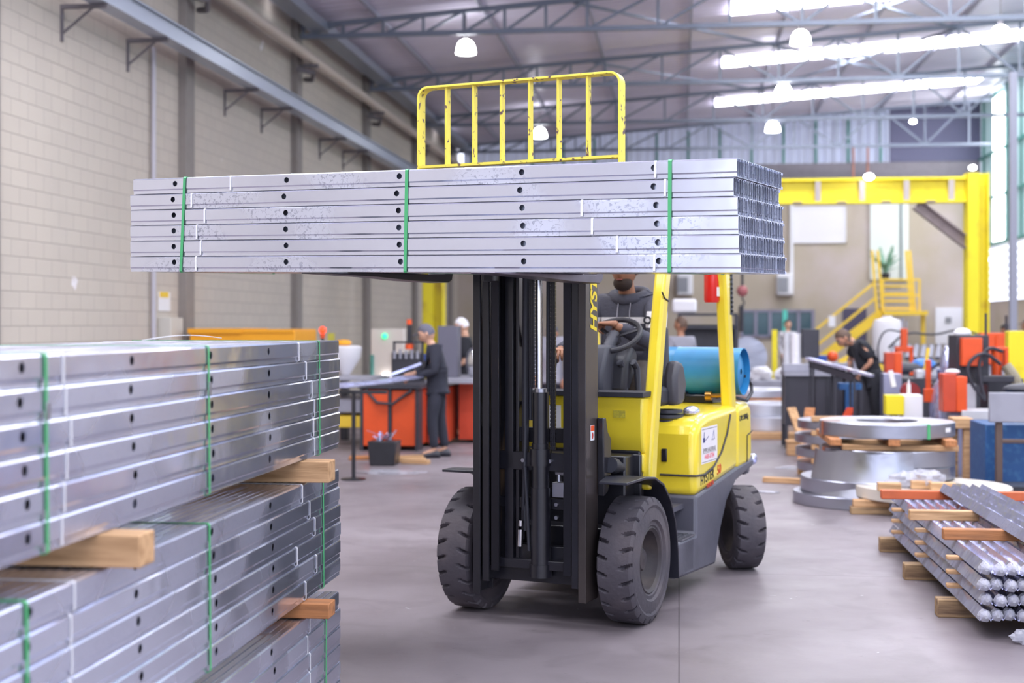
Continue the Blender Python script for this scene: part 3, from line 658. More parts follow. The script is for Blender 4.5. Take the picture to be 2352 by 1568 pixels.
for s in (1, -1):
    wheel('front_wheel', .343, .20, 24, .178, (.475*s, 0, .343), s)
    wheel('rear_wheel', .275, .195, 18, .150, (.47*s if s < 0 else .555, 1.85, .275), s, radians(33))
# mast rails
def rail(x, s, y0, y1, z0, z1, fl=.044, m=BLK):
    mb = MB(); a, b = (x-fl, x) if s > 0 else (x, x+fl)
    mb.box(a, b, y0, y0+.016, z0, z1).box(a, b, y1-.016, y1, z0, z1)
    mb.box(*((x-.014, x) if s > 0 else (x, x+.014)), y0+.016, y1-.016, z0, z1); return mb
rail(.335, 1, -.365, -.19, .155, 2.28).build('outer_mast_rail', mat('mast_brown_black', '3b3433', .35, var=.2, vscale=7, coat=.3), TR, bev=.003)
rail(-.328, -1, -.365, -.19, .155, 2.28).build('outer_mast_rail', BLK, TR, bev=.003)
for s, x in ((1, .288), (-1, -.278)): rail(x, s, -.352, -.21, .225, 2.3, .040).build('middle_mast_rail', BLK, TR, bev=.003)
for s, x in ((1, .243), (-1, -.228)): rail(x, s, -.345, -.225, .285, 2.32, .046, BLKW).build('inner_mast_rail', BLKW, TR, bev=.003)
MB().box(-.175, -.125, -.28, -.2, .33, 2.2).box(-.12, -.10, -.26, -.2, .33, 2.2).build('mast_side_member', BLK, TR, bev=.003)
for z0, z1, y0, y1 in ((.22, .42, -.24, -.18), (.30, .35, -.3, -.2), (.83, .93, -.28, -.24), (.62, .68, -.25, -.21), (.98, 1.06, -.24, -.19), (2.2, 2.28, -.3, -.2)):
    MB().box(-.30, .31, y0, y1, z0, z1).build('mast_crossmember', BLK, TR, bev=.004)
MB().cyl((.04, -.28, .28), (.04, -.28, .74), .055, 28).cyl((.04, -.28, .26), (.04, -.28, .33), .062, 28).cyl((.04, -.28, .72), (.04, -.28, .98), .05, 28).cyl((.04, -.28, .86), (.04, -.28, .95), .06, 28).cyl((.04, -.28, .98), (.04, -.28, 1.255), .045, 28).build('lift_cylinder', BLK, TR)
MB().cyl((.04, -.28, 1.255), (.04, -.28, 1.275), .035, 20).build('cylinder_gland', BOLT, TR)
MB().cyl((.03, -.28, 1.27), (.03, -.28, 2.1), .019, 20).build('lift_rod', CHR, TR)
mb = MB()
for (cx_, y_) in ((.002, -.31), (.125, -.31)):
    mb = MB(); z = .95 if cx_ > .1 else 1.28
    while z < 2.1:
        for q in (-.011, 0, .011): mb.box(cx_+q-.004, cx_+q+.004, y_-.008, y_+.008, z, z+.017)
        mb.box(cx_-.012, cx_+.012, y_-.005, y_+.005, z+.004, z+.021); z += .021
    mb.build('lift_chain', BLK, TR)
for pts, r in (([(-.06, -.26, .5), (-.06, -.26, 1.2), (-.055, -.26, 2.1)], .02), ([(-.035, -.25, 1.1), (-.035, -.25, 2.1)], .012), ([(.07, -.25, 1.26), (.072, -.25, 2.1)], .012),
               ([(-.09, -.2, 1.5), (-.07, -.24, 1.65), (-.06, -.26, 1.8)], .012), ([(-.085, -.24, .45), (-.06, -.28, .7), (-.05, -.28, 1.05), (-.09, -.22, 1.2)], .013), ([(-.02, -.3, .40), (-.03, -.3, .62), (-.045, -.3, .85)], .01)):
    MB().tube(pts, r, 10).build('hydraulic_hose', PLA, TR)
MB().cyl((-.075, -.3, .42), (-.072, -.3, .51), .016, 12).cyl((-.072, -.3, .53), (-.07, -.3, .56), .014, 12).build('hose_fitting', CHR, TR)
MB().box(.10, .17, -.27, -.21, .69, .77).cyl((.13, -.24, .77), (.13, -.24, .83), .012, 10).cyl((.11, -.24, .82), (.19, -.24, .82), .014, 10).build('valve_block', BOLT, TR, bev=.004)
mb = MB()
for x, z in ((-.06, .885), (.10, .885), (-.07, .65), (.12, .65), (.12, .58), (.2, .72)): mb.cyl((x, -.30 if z > .8 else -.262, z), (x, -.24, z), .011, 6)
mb.build('bolt', BOLT, TR, kind='stuff')
MB().prism([(-.20, .70), (-.14, .72), (-.09, .82), (-.09, 1.0), (-.14, 1.04), (-.17, 1.12), (-.21, 1.12)], .336, .375, 'x').build('mast_bracket', BLK, TR, bev=.006)
MB().cyl((.39, -.12, .86), (.39, .2, .80), .03, 14).cyl((.39, -.15, .866), (.39, -.08, .853), .042, 14).build('tilt_cylinder', PLA, TR)
MB().cyl((-.39, -.12, .86), (-.39, .2, .80), .03, 14).build('tilt_cylinder', PLA, TR)
text('mast_lettering', 'HYSTER', .122, mat('letter_yellow', 'f4d81c', .4), TR, basis((.3353, -.212, 1.578), (0, 0, 1), (0, -1, 0)), ext=.0003, shear=.22, sx=.98, bold=.004)
st_ = MB().box(.3352, .3364, -.30, -.245, 1.005, 1.085).build('warning_sticker', WHI, TR); MB().box(.3364, .3368, -.298, -.247, 1.055, 1.083).build('sticker_header', ORA, st_)
MB().sph((.3366, -.272, 1.03), (.0006, .012, .018), 10).build('sticker_figure', mat('sticker_red', 'c03a30', .5), st_)
# carriage, forks, load backrest
mb = MB().box(-.50, .50, -.46, -.42, 1.93, 2.03).box(-.50, .50, -.46, -.42, 2.27, 2.37)
for x in (-.2, .2): mb.box(x-.03, x+.03, -.44, -.36, 1.85, 2.42)
mb.build('fork_carriage', BLK, TR, bev=.005)
def fork(x0, x1, ztip, mm, yt=-1.74):
    sl = math.tan(radians(1.3)); yh = -.46
    Z = lambda y: ztip+sl*(y+1.53)-.001
    P = [(yh, 2.40), (yh-.04, 2.40), (yh-.042, Z(yh)+.03), (yh-.06, Z(yh)+.004), (yh-.10, Z(yh-.1)), (yt, Z(yt)-.001), (yt, Z(yt)-.008), (-1.25, Z(-1.25)-.020), (-.9, Z(-.9)-.036), (yh-.05, Z(yh)-.046), (yh-.01, Z(yh)-.03), (yh, Z(yh))]
    MB().prism(P, x0, x1, 'x').build('fork', mm, TR, bev=.004)
fork(.35, .47, 1.852, STEEL); fork(-.52, -.40, 1.867, mat('fork_black', '27242c', .4, var=.3))
bk = MB(); yc = -.5
path = [(-.575, 2.03)]+[(-.575+.055*(1-cos(a)), 2.845+.055*sin(a)) for a in [pi/2*k/6 for k in range(7)]]+[(.53+.055*sin(a), 2.845+.055*cos(a)) for a in [pi/2*k/6 for k in range(7)]]+[(.585, 2.03)]
def flat(path, dy, th):
    rings = []
    for i, p in enumerate(path):
        a = Vector(path[max(i-1, 0)]); b = Vector(path[min(i+1, len(path)-1)]); d = (b-a).normalized(); n_ = Vector((-d.y, d.x))*th/2
        rings.append([(p[0]-n_.x, yc-dy/2, p[1]-n_.y), (p[0]+n_.x, yc-dy/2, p[1]+n_.y), (p[0]+n_.x, yc+dy/2, p[1]+n_.y), (p[0]-n_.x, yc+dy/2, p[1]-n_.y)])
    return MB().loft(rings)
br = flat(path, .075, .012).build('backrest_frame', YELO, TR, bev=.0015)
for x in (-.412, -.249, -.085, .078, .241, .404): MB().box(x-.006, x+.006, yc-.022, yc+.022, 2.48, 2.895).build('backrest_bar', YELO, TR, bev=.001)
MB().box(-.575, .585, yc-.03, yc+.03, 2.466, 2.48).box(-.575, .585, yc-.03, yc+.03, 2.04, 2.06).build('backrest_rail', YELO, TR)
# chassis
MB().box(-.36, .36, -.14, .2, .2, .52).box(-.42, .42, .0, .2, .42, .9).box(-.45, .45, .16, .22, .5, .92).build('front_frame', BLK, TR, bev=.01)
mb = MB()
for x, z in ((.30, .87), (.36, .85), (.22, .6), (.33, .52)): mb.cyl((x, .15, z), (x, .14, z), .013, 8)
for x, z in ((.30, .87), (.37, .86), (.22, .62)): mb.cyl((x, .16, z), (x, -.01, z), .014, 8)
mb.build('frame_bolt', BOLT, TR, kind='stuff')
MB().prism([(.66, .13), (1.36, .10), (1.47, .30), (1.62, .47), (1.85, .58), (2.3, .64), (2.3, .70), (1.85, .67), (.95, .58), (.95, .345), (.66, .345)], -.53, .53, 'x').build('chassis', DGR, TR, bev=.02)
MB().box(-.53, -.2, .55, .95, .13, .345).box(.2, .53, .55, .9, .14, .345).build('side_tank', DGR, TR, bev=.015)
mb = MB().box(.30, .53, .66, .93, .345, .353)
for i in range(7):
    for j in range(6): mb.cb((.32+.033*i, .69+.042*j, .355), (.02, .006, .005), M=None)
mb.build('step_tread', BOLT, TR)
hood = MB().prism([(.95, .57), (.95, .95), (1.02, 1.035), (1.2, 1.065), (1.88, 1.085), (1.88, .655)], -.53, .53, 'x').build('engine_hood', YEL, TR, bev=.05, seg=5)
mb = MB(); sm_ = [(.535, .95+.04, .70), (.535, 1.1, .695), (.535, 1.3, .725), (.535, 1.47, .80), (.535, 1.60, .91), (.535, 1.68, 1.03)]
mb.tube([(.30, .944, .70), (.48, .944, .70), (.525, .955, .70)]+sm_, .007, 6); mb.build('panel_seam', RIM, TR)
MB().box(.31, .345, .935, .95, .78, .86).build('hood_latch', BLK, TR, bev=.005)
cw = MB().prism([(1.86, .64), (1.86, 1.06), (1.92, 1.09), (2.17, 1.09), (2.24, 1.05), (2.26, .70), (2.2, .655)], -.53, .53, 'x').build('counterweight', YEL, TR, bev=.05, seg=5)
MB().box(.528, .536, 2.10, 2.105, .68, .86).bar((.532, 2.1, .86), (.532, 2.24, .885), .006).build('panel_seam', RIM, TR)
MB().box(.46, .545, 2.27, 2.33, .645, .72).build('rear_bumper_pad', FILM, TR, bev=.02, seg=3)
MB().box(-.5, .5, 2.2, 2.3, .58, .68).build('rear_bumper', DGR, TR, bev=.02)
# front cowl and dashboard
MB().prism([(.14, 1.215), (.14, 1.0), (.155, .93), (.175, .90), (.26, .90), (.26, 1.215)], -.47, .47, 'x').build('front_cowl', YEL, TR, bev=.012)
MB().prism([(.16, .90), (.16, .80), (.2, .78), (.26, .90)], .30, .47, 'x').build('cowl_bracket', YEL, TR, bev=.01)
MB().box(-.48, .48, .12, .32, 1.215, 1.245).cyl((.12, .16, 1.25), (.2, .16, 1.25), .008, 8).build('cowl_top_trim', PLA, TR, bev=.008)
MB().box(-.16, -.02, .134, .139, 1.02, 1.16).build('cowl_sticker', WHI, TR)
o = MB().box(.10, .18, .134, .139, 1.12, 1.18).build('cowl_sticker', WHI, TR); MB().box(.10, .18, .131, .134, 1.15, 1.18).build('sticker_header', ORA, o); MB().cyl((.125, .134, 1.135), (.125, .13, 1.135), .014, 16).build('prohibition_sign', mat('sticker_red', 'c03a30'), o)
MB().box(.30, .37, .134, .139, 1.10, 1.14).build('data_plate', mat('plate_olive', 'b0a33c', .4, col2='d8c93a', vscale=60), TR)
# floor plate, side wall under the pillars
MB().box(-.45, .45, .2, .95, .50, .53).build('floor_plate', DGR, TR)
MB().box(.36, .46, .14, .2, .62, .9).build('pillar_foot', BLK, TR, bev=.01)
# fenders
fp = [(-.42, .80), (-.12, .80), (.03, .785), (.17, .735), (.29, .64), (.385, .50), (.43, .33), (.445, .17)]
for s in (1, -1):
    rings = []
    for i, (y, z) in enumerate(fp if s > 0 else [(-.24, .80)]+fp[1:]):
        a = Vector(fp[max(0, i-1)]); b = Vector(fp[min(len(fp)-1, i+1)]); d = (b-a).normalized(); nn = Vector((-d.y, d.x))*.007
        xi = .43 if y < -.3 else .36
        rings.append([(xi*s, y-nn.x, z-nn.y), (.585*s, y-nn.x, z-nn.y), (.585*s, y+nn.x, z+nn.y), (xi*s, y+nn.x, z+nn.y)])
    MB().loft(rings).build('fender', mat('fender_black', '2b2b35', .38, var=.2), TR, bev=.003, ang=50)
# overhead guard
def post(pts, wx, wy, nm):
    rings = []
    for x, y, z in pts: rings.append([(x-wx/2, y-wy/2, z), (x+wx/2, y-wy/2, z), (x+wx/2, y+wy/2, z), (x-wx/2, y+wy/2, z)])
    return MB().loft(rings).build(nm, YEL, TR, bev=.018, seg=3)
for s in (1, -1):
    pf = post([(.475*s, .215, .70), (.475*s, .25, .95), (.475*s, .335, 1.35), (.475*s, .43, 1.75), (.475*s, .50, 1.98), (.475*s, .57, 2.14)], .07, .105, 'front_pillar')
    pr = post([(.475*s, 1.86, 1.0), (.475*s, 1.83, 1.2), (.475*s, 1.76, 1.6), (.475*s, 1.70, 1.95), (.475*s, 1.65, 2.14)], .075, .125, 'rear_pillar')
    if s > 0:
        MB().tube([(.511, .355, 1.805), (.512, .40, 1.77), (.512, .47, 1.755)], .005, 6).build('pillar_cable', RIM, pf)
        mb = MB()
        for i in range(13): mb.box(.512, .524, 1.775+.006*-i/3, 1.80-.006*i/3, 1.70+.03*i, 1.715+.03*i)
        mb.build('louvre_strip', BLK, pr); MB().box(.50, .513, 1.745, 1.815, 1.68, 2.08).build('tail_lamp_housing', PLG, pr, bev=.004)
mb = MB().box(-.5, .5, .52, .60, 2.13, 2.2).box(-.5, .5, 1.60, 1.68, 2.13, 2.2)
for x in (-.47, -.31, -.155, 0, .155, .31, .47): mb.box(x-.02, x+.02, .58, 1.62, 2.15, 2.19)
mb.build('overhead_guard_roof', YEL, TR, bev=.006)
# dashboard console and steering wheel
MB().prism([(.30, 1.2), (.30, 1.33), (.40, 1.50), (.56, 1.50), (.62, 1.46), (.46, 1.2)], -.04, .17, 'x').build('dash_console', PLG, TR, bev=.02)
MB().prism([(.45, 1.22), (.50, 1.42), (.62, 1.50), (.70, 1.44), (.66, 1.34), (.55, 1.22)], .09, .25, 'x').build('instrument_hood', PLA, TR, bev=.03)
MB().cyl((.13, .42, 1.42), (.13, .60, 1.56), .035, 16).build('steering_column', PLG, TR)
SW = basis((.13, .58, 1.555), (1, 0, 0), (0, .74, .50)); R_ = .165
mb = MB(); rings = []
for k in range(40):
    a = 2*pi*k/40; c_ = Vector((cos(a), sin(a), 0)); rings.append([c_*(R_+.016*cos(b))+Vector((0, 0, .016*sin(b))) for b in [2*pi*j/10 for j in range(10)]])
mb.loft(rings, closed=True); mb.cyl((0, 0, -.05), (0, 0, .01), .04, 16)
for a in (.4, 2.5, 4.6): mb.bar((0, 0, -.015), (cos(a)*R_, sin(a)*R_, 0), .022, .008)
mb.build('steering_wheel', PLA, TR, SW)
for x, y in ((.24, .50), (.30, .56)): MB().tube([(x, y, 1.20), (x-.02, y+.02, 1.36), (x-.03, y-.02, 1.40)], [.016, .02, .022], 10).build('control_lever', PLG, TR)
MB().tube([(-.22, .45, 1.2), (-.20, .48, 1.40)], .012, 8).sph((-.20, .48, 1.41), .025, 10).build('control_lever', PLG, TR)
# seat
MB().prism([(.82, 1.20), (.84, 1.25), (1.25, 1.22), (1.34, 1.20), (1.34, 1.12), (.84, 1.12)], -.18, .34, 'x').build('seat_cushion', PLA, TR, bev=.03)
MB().prism([(1.18, 1.2), (1.24, 1.62), (1.31, 1.63), (1.36, 1.2)], -.18, .24, 'x').build('seat_back', PLG, TR, bev=.04)
MB().prism([(1.0, 1.12), (.99, 1.30), (1.05, 1.40), (1.15, 1.38), (1.22, 1.24), (1.15, 1.12)], .30, .39, 'x').build('hip_restraint', mat('restraint_grey', '4a4850', .5), TR, bev=.03)
mb = MB()
for i in range(4): mb.cyl((.30, 1.1, .98+i*.03), (.30, 1.1, 1.0+i*.03), .10-.01*(i % 2), 20)
mb.build('seat_bellows', PLG, TR)
MB().sph((.42, 1.2, 1.075), (.05, .09, .035), 14).build('wrapped_bundle', FILM, TR)
# gas tank
gx = MB(); gp_ = [(.02, -.42), (.11, -.41), (.15, -.385), (.165, -.34), (.165, .05), (.168, .055), (.165, .06), (.165, .40), (.150, .45), (.11, .48), (.02, .49)]
gt = lath_x(MB(), gp_, 40).build('gas_tank', TANKB, TR, Matrix.Translation((.02, 2.03, 1.30)))
lath_x(MB(), [(.155, .44), (.16, .44), (.16, .51), (.155, .51), (.155, .44)], 40).build('tank_collar', TANKB, gt)
MB().box(-.2, -.15, -.02, .19, -.19, .0).build('tank_strap', PLA, gt)
MB().cyl((.32, -.19, -.16), (.44, -.19, -.155), .014, 10).cyl((.30, -.19, -.16), (.34, -.19, -.16), .03, 12).build('tank_valve', mat('brass', 'b88a4a', .3, metal=.9), gt)
MB().box(-.3, .35, 1.90, 2.15, 1.09, 1.13).box(.1, .16, 1.9, 2.1, 1.1, 1.16).build('tank_bracket', BLK, TR)
MB().tube([(.38, 1.86, 1.13), (.44, 1.88, 1.15), (.50, 1.98, 1.12), (.53, 2.10, 1.10), (.53, 2.23, 1.15), (.52, 2.26, 1.2), (.5, 2.2, 1.26), (.46, 2.1, 1.275), (.46, 1.95, 1.2)], .012, 10).build('gas_hose', PLA, TR)
ex = MB().lathe([(.001, 0), (.045, 0), (.052, .015), (.052, .27), (.045, .3), (.02, .325), (.02, .34), (.001, .34)], 24).build('fire_extinguisher', REDP, TR, Matrix.Translation((.415, 1.66, 1.765)))
MB().box(.035, .0535, -.03, .01, .04, .10).build('extinguisher_label', WHI, ex); MB().cyl((0, 0, .34), (0, 0, .38), .015, 10).build('extinguisher_valve', BLK, ex)
# lettering and stickers on the side
LB_ = mat('letter_black', '2a2622', .5); LRD = mat('letter_red', 'c8452a', .5)
def side(body, y, z, size, m, slope=5, sx=1., x=.5312, bold=.001): return text('side_lettering', body, size, m, TR, basis((x, y, z), (0, cos(radians(slope)), sin(radians(slope))), (0, 0, 1)), sx=sx, shear=.15, bold=bold)
side('HYSTER', 1.03, .632, .082, LB_, 5, 1.0); side('50', 1.385, .664, .082, LRD, 5, 1.1); side('FORTIS', 1.16, .602, .036, LRD, 5, 1.3)
side('CAP. 2500Kg', 1.91, .972, .048, LB_, 2, .86)
def stk(y, z): return (.5315, y, z)
s_ = MB().box(.5302, .5312, 1.05, 1.39, .76, .985).build('company_sticker', mat('sticker_white', 'efe8ee', .4), TR)
def stx(b, y, z, sz, m, sx=.8): return text('sticker_text', b, sz, m, s_, basis(stk(y, z), (0, 1, 0), (0, 0, 1)), .0003, sx=sx)
stx('EMPILHADEIRAS', 1.08, .828, .038, LB_, 1.0); stx('4488-8784', 1.11, .785, .045, mat('sticker_pink_red', 'e0405a', .5), 1.1)
MB().box(.5312, .5317, 1.08, 1.37, .822, .824).box(.5312, .5317, 1.06, 1.38, .97, .973).box(.5312, .5317, 1.06, 1.38, .768, .771).build('sticker_rule', LB_, s_)
mk = mat('sticker_blue', '2b2f70', .5)
MB().box(.5312, .5317, 1.08, 1.12, .89, .92).bar((.5315, 1.10, .92), (.5315, 1.105, .955), .004).bar((.5315, 1.12, .90), (.5315, 1.2, .925), .003).build('sticker_forklift_mark', mk, s_)
MB().bar((.5315, 1.27, .90), (.5315, 1.31, .955), .004).bar((.5315, 1.31, .955), (.5315, 1.32, .90), .004).bar((.5315, 1.26, .9), (.5315, 1.33, .9), .004).build('sticker_lift_mark', mat('sticker_grey', '8f8fa8', .5), s_)
# ================================================================== people
def skin_mesh(nodes, edges, root, lv=2):
    me = bpy.data.meshes.new('s'); ks = list(nodes); me.from_pydata([nodes[k][0] for k in ks], [(ks.index(a), ks.index(b)) for a, b in edges], [])
    o = bpy.data.objects.new('s', me); COL.objects.link(o)
    o.modifiers.new('skin', 'SKIN'); lay = me.skin_vertices[0] if me.skin_vertices else None
    if lay is None:
        bm = bmesh.new(); bm.from_mesh(me); bm.verts.layers.skin.verify(); bm.to_mesh(me); bm.free(); lay = me.skin_vertices[0]
    for i, k in enumerate(ks):
        r = nodes[k][1]; lay.data[i].radius = r if isinstance(r, tuple) else (r, r); lay.data[i].use_root = (k == root)
    ss = o.modifiers.new('sub', 'SUBSURF'); ss.levels = lv; ss.render_levels = lv
    dg = bpy.context.evaluated_depsgraph_get(); dg.update()
    m2 = bpy.data.meshes.new_from_object(o.evaluated_get(dg)); v = [tuple(x.co) for x in m2.vertices]; f = [tuple(p.vertices) for p in m2.polygons]
    bpy.data.objects.remove(o); bpy.data.meshes.remove(m2); return v, f
def hand(mb, M, curl=.5, mir=1, spread=.06):
    """wrist at origin, fingers along +y, palm faces -z, thumb on +x (mir=1)"""
    rings = []
    for y, w_, h in ((-.02, .026, .019), (.0, .027, .018), (.03, .036, .016), (.06, .041, .014), (.085, .041, .012), (.095, .036, .009)):
        rings.append([(w_*cos(2*pi*k/12)*mir, y, h*sin(2*pi*k/12)) for k in range(12)])
    mb.loft(rings, True, False, M)
    for i, (x, L) in enumerate(((.030, .070), (.010, .080), (-.011, .074), (-.031, .058))):
        p = Vector((x*mir, .085, 0)); a = 0; pts = [Vector((x*mir*.9, .06, 0)), p]; sp = spread*(1.5-i)*mir
        for seg, q in ((.44, .9), (.31, 1.1), (.25, .8)):
            a += curl*q; p = p+Vector((sin(sp)*cos(a), cos(sp)*cos(a), -sin(a)))*L*seg; pts.append(p)
        mb.tube(pts, [.0095, .0095, .0088, .0082, .0062], 8, None, M); mb.sph(pts[-1], .0063, 8, M)
    b = Vector((.028*mir, .015, -.004)); pts = [b, b+Vector((.022*mir, .02, -.008)), b+Vector((.036*mir, .043, -.016-.02*curl)), b+Vector((.038*mir, .064, -.026-.03*curl))]
    mb.tube(pts, [.013, .0115, .0102, .0075], 8, None, M); mb.sph(pts[-1], .0075, 8, M)
def head(mb, M):
    """centre of the skull at origin, face toward -y"""
    vs = []; n, k = 28, 20
    for i in range(k+1):
        a = pi*i/k
        for j in range(n):
            b = 2*pi*j/n; x, y, z = sin(a)*cos(b), sin(a)*sin(b), cos(a)
            X, Y, Z = .076*x, .098*y, .118*z
            if z < 0: X *= 1-.28*z*z; Y = Y*(1-.12*z*z)-(.008 if y < 0 else -.0)*(-z)
            if y < -.5 and -.15 < z < .12: Y += .008*(abs(x) > .22)*(abs(x) < .62)   # eye sockets
            if y < 0 and abs(x) < .16 and -.32 < z < .08: Y -= .022*(1-abs(x)/.16)*(.35+(.08-z)*1.7)   # nose
            if y < -.6 and abs(x) < .4 and -.6 < z < -.44: Y -= .005    # lips
            if y < 0 and z < -.8: Y -= .010                              # chin
            vs.append((X, Y, Z))
    mb.add(vs, [(i*n+j, (i+1)*n+j, (i+1)*n+(j+1) % n, i*n+(j+1) % n) for i in range(k) for j in range(n)], M)
    for s in (1, -1): mb.sph((.078*s, .008, -.01), (.010, .018, .032), 10, M)
def face_parts(par, M, hair, style='short', eyes=True):
    e = MB()
    if eyes:
        for s in (1, -1): e.sph((.030*s, -.083, .005), (.013, .008, .007), 10, M)
        ey = e.build('eyes', mat('eye_white', 'e9e4de', .3), par); q = MB()
        for s in (1, -1): q.sph((.030*s, -.0905, .005), (.006, .003, .006), 8, M)
        q.build('pupils', mat('pupil_dark', '201812', .3), ey)
        b = MB()
        for s in (1, -1): b.bar(M @ Vector((.016*s, -.096, .024)), M @ Vector((.048*s, -.083, .026)), .008, .006)
        b.build('eyebrows', hair, par)
        MB().sph((0, -.098, -.064), (.024, .006, .006), 10, M).build('lips', mat('lip_tone', '8c4f48', .5), par)
    if style == 'none': return
    vs = []; n, k = 26, 12
    for i in range(k+1):
        a = pi*.60*i/k
        for j in range(n):
            b = 2*pi*j/n; x, y, z = sin(a)*cos(b), sin(a)*sin(b), cos(a)
            f = 1.07; Y = .098*y*f
            if y < 0 and z < .55: f2 = max(0, (.55-z)); Y = .098*y*max(.25, 1.05-f2*1.3)
            vs.append((.078*x*f, Y+.004, .118*z*1.06))
    vs2 = [Vector(v)*.96 for v in vs]
    h = MB().add(vs, [(i*n+j, (i+1)*n+j, (i+1)*n+(j+1) % n, i*n+(j+1) % n) for i in range(k) for j in range(n)], M)
    h.build({'short': 'hair', 'cap': 'cap', 'net': 'hair_net'}[style], hair, par)
    if style == 'cap': MB().sph((0, -.12, .045), (.06, .06, .008), 14, M).build('cap_brim', hair, par)
def human(label, M, J, cols, hd, hair_style='short', hands=(.5, .5), handM=None, sleeve='long', scale=1., group=None, extra=None, eyes=True):
    """J: joints (x, y, z); facing is given by hd (matrix of the head)"""
    o_ = thing('person', label, 'person', M, group)
    g = lambda a: Vector(J[a])
    def mid(a, b, t=.5): return g(a).lerp(g(b), t)
    nod = {'pel': (g('pel'), (.112, .095)), 'sp': (mid('pel', 'ch', .5), (.118, .095)), 'ch': (g('ch'), (.125, .10)), 'nb': (g('nb'), (.058, .055)), 'nk': (g('nk'), (.054, .054)), 'hd': (Vector(hd.translation)+Vector((0, 0, -.02)), (.05, .05))}
    ed = [('pel', 'sp'), ('sp', 'ch'), ('ch', 'nb'), ('nb', 'nk'), ('nk', 'hd')]
    for s in 'lr':
        nod.update({'sh'+s: (g('sh'+s), (.032, .032)), 'ua'+s: (mid('sh'+s, 'el'+s), (.036, .036)), 'el'+s: (g('el'+s), (.038, .038)), 'fa'+s: (mid('el'+s, 'wr'+s, .4), (.037, .037)), 'wr'+s: (g('wr'+s), (.024, .026)),
                    'hi'+s: (g('hi'+s), (.07, .07)), 'th'+s: (mid('hi'+s, 'kn'+s), (.07, .07)), 'kn'+s: (g('kn'+s), (.056, .056)), 'ca'+s: (mid('kn'+s, 'an'+s, .35), (.052, .056)), 'an'+s: (g('an'+s), (.036, .036)), 'to'+s: (g('to'+s), (.036, .026))})
        ed += [('ch', 'sh'+s), ('sh'+s, 'ua'+s), ('ua'+s, 'el'+s), ('el'+s, 'fa'+s), ('fa'+s, 'wr'+s), ('pel', 'hi'+s), ('hi'+s, 'th'+s), ('th'+s, 'kn'+s), ('kn'+s, 'ca'+s), ('ca'+s, 'an'+s), ('an'+s, 'to'+s)]
    v, f = skin_mesh(nod, ed, 'pel'); mb = MB().add(v, f); head(mb, hd)
    for i, s in enumerate('lr'):
        wr, el = g('wr'+s), g('el'+s)
        HM = handM[i] if handM and handM[i] is not None else basis(wr, (wr-el).cross(Vector((0, 0, 1))), wr-el)
        if HM.translation.length == 0: HM.translation = wr
        hand(mb, HM, hands[i], 1 if s == 'l' else -1)
    body = mb.build('body', cols['skin'], o_, ang=180)
    # shirt
    def big(k, dr): r = nod[k][1]; return (nod[k][0], (r[0]+dr, r[1]+dr))
    sn = {'pel': (g('pel'), (.165, .14)), 'sp': (mid('pel', 'ch', .5), (.162, .138)), 'ch': (g('ch'), (.178, .148))}; sn['nb'] = (nod['nb'][0], (.085, .08)); hm = g('pel')+(g('pel')-mid('pel', 'ch')).normalized()*.13; sn['hm'] = (hm, (.175, .15)); se = [('hm', 'pel'), ('pel', 'sp'), ('sp', 'ch'), ('ch', 'nb')]
    for s in 'lr':
        sn['sh'+s] = big('sh'+s, .056 if sleeve == 'long' else .064); se.append(('ch', 'sh'+s)); sn['ua'+s] = big('ua'+s, .034 if sleeve == 'long' else .050); se.append(('sh'+s, 'ua'+s)); sl_ = g('sh'+s).lerp(g('el'+s), .85)
        if sleeve != 'long': sn['sl'+s] = (sl_, (.066, .066)); se.append(('ua'+s, 'sl'+s))
        if sleeve == 'long':
            for a, b in (('ua', 'el'), ('el', 'fa')): sn[b+s] = big(b+s, .016); se.append((a+s, b+s))
            sn['cu'+s] = (g('el'+s).lerp(g('wr'+s), .9), (.040, .040)); se.append(('fa'+s, 'cu'+s))
    v, f = skin_mesh(sn, se, 'pel', 3); shirt = MB().add(v, f)
    if 'band' in cols:
        bm = bmesh.new(); q_ = bpy.data.meshes.new('q'); q_.from_pydata(v, [], f); bm.from_mesh(q_)
        for z in cols['cuts']: bmesh.ops.bisect_plane(bm, geom=bm.verts[:]+bm.edges[:]+bm.faces[:], plane_co=(0, 0, z), plane_no=(0, 0, 1))
        bmesh.ops.bisect_plane(bm, geom=bm.verts[:]+bm.edges[:]+bm.faces[:], plane_co=(cols['cutx'], 0, 0), plane_no=(1, 0, 0))
        v = [tuple(x.co) for x in bm.verts]; bm.verts.index_update(); f = [tuple(x.index for x in p.verts) for p in bm.faces]; bm.free(); shirt = MB().add(v, f)
        shirt.ms = [cols['band_mat']]; shirt.m = [1 if cols['band'](sum((Vector(v[i]) for i in q), Vector())/len(q)) else 0 for q in f]
    sh = shirt.build('hooded_sweatshirt' if 'band' in cols else 'shirt', cols['shirt'], o_, ang=180)
    tn = {'pel': (g('pel'), (.15, .135)), 'wa': (mid('pel', 'sp' if 0 else 'ch', .28), (.150, .13))}; te = [('wa', 'pel')]
    for s in 'lr':
        for k, dr in (('hi', .038), ('th', .027), ('kn', .018), ('ca', .018)): tn[k+s] = big(k+s, dr)
        tn['an'+s] = (g('an'+s)+Vector((0, 0, .01)), (.058, .062)); te += [('pel', 'hi'+s), ('hi'+s, 'th'+s), ('th'+s, 'kn'+s), ('kn'+s, 'ca'+s), ('ca'+s, 'an'+s)]
    v, f = skin_mesh(tn, te, 'pel'); MB().add(v, f).build('trousers', cols['legs'], o_, ang=180)
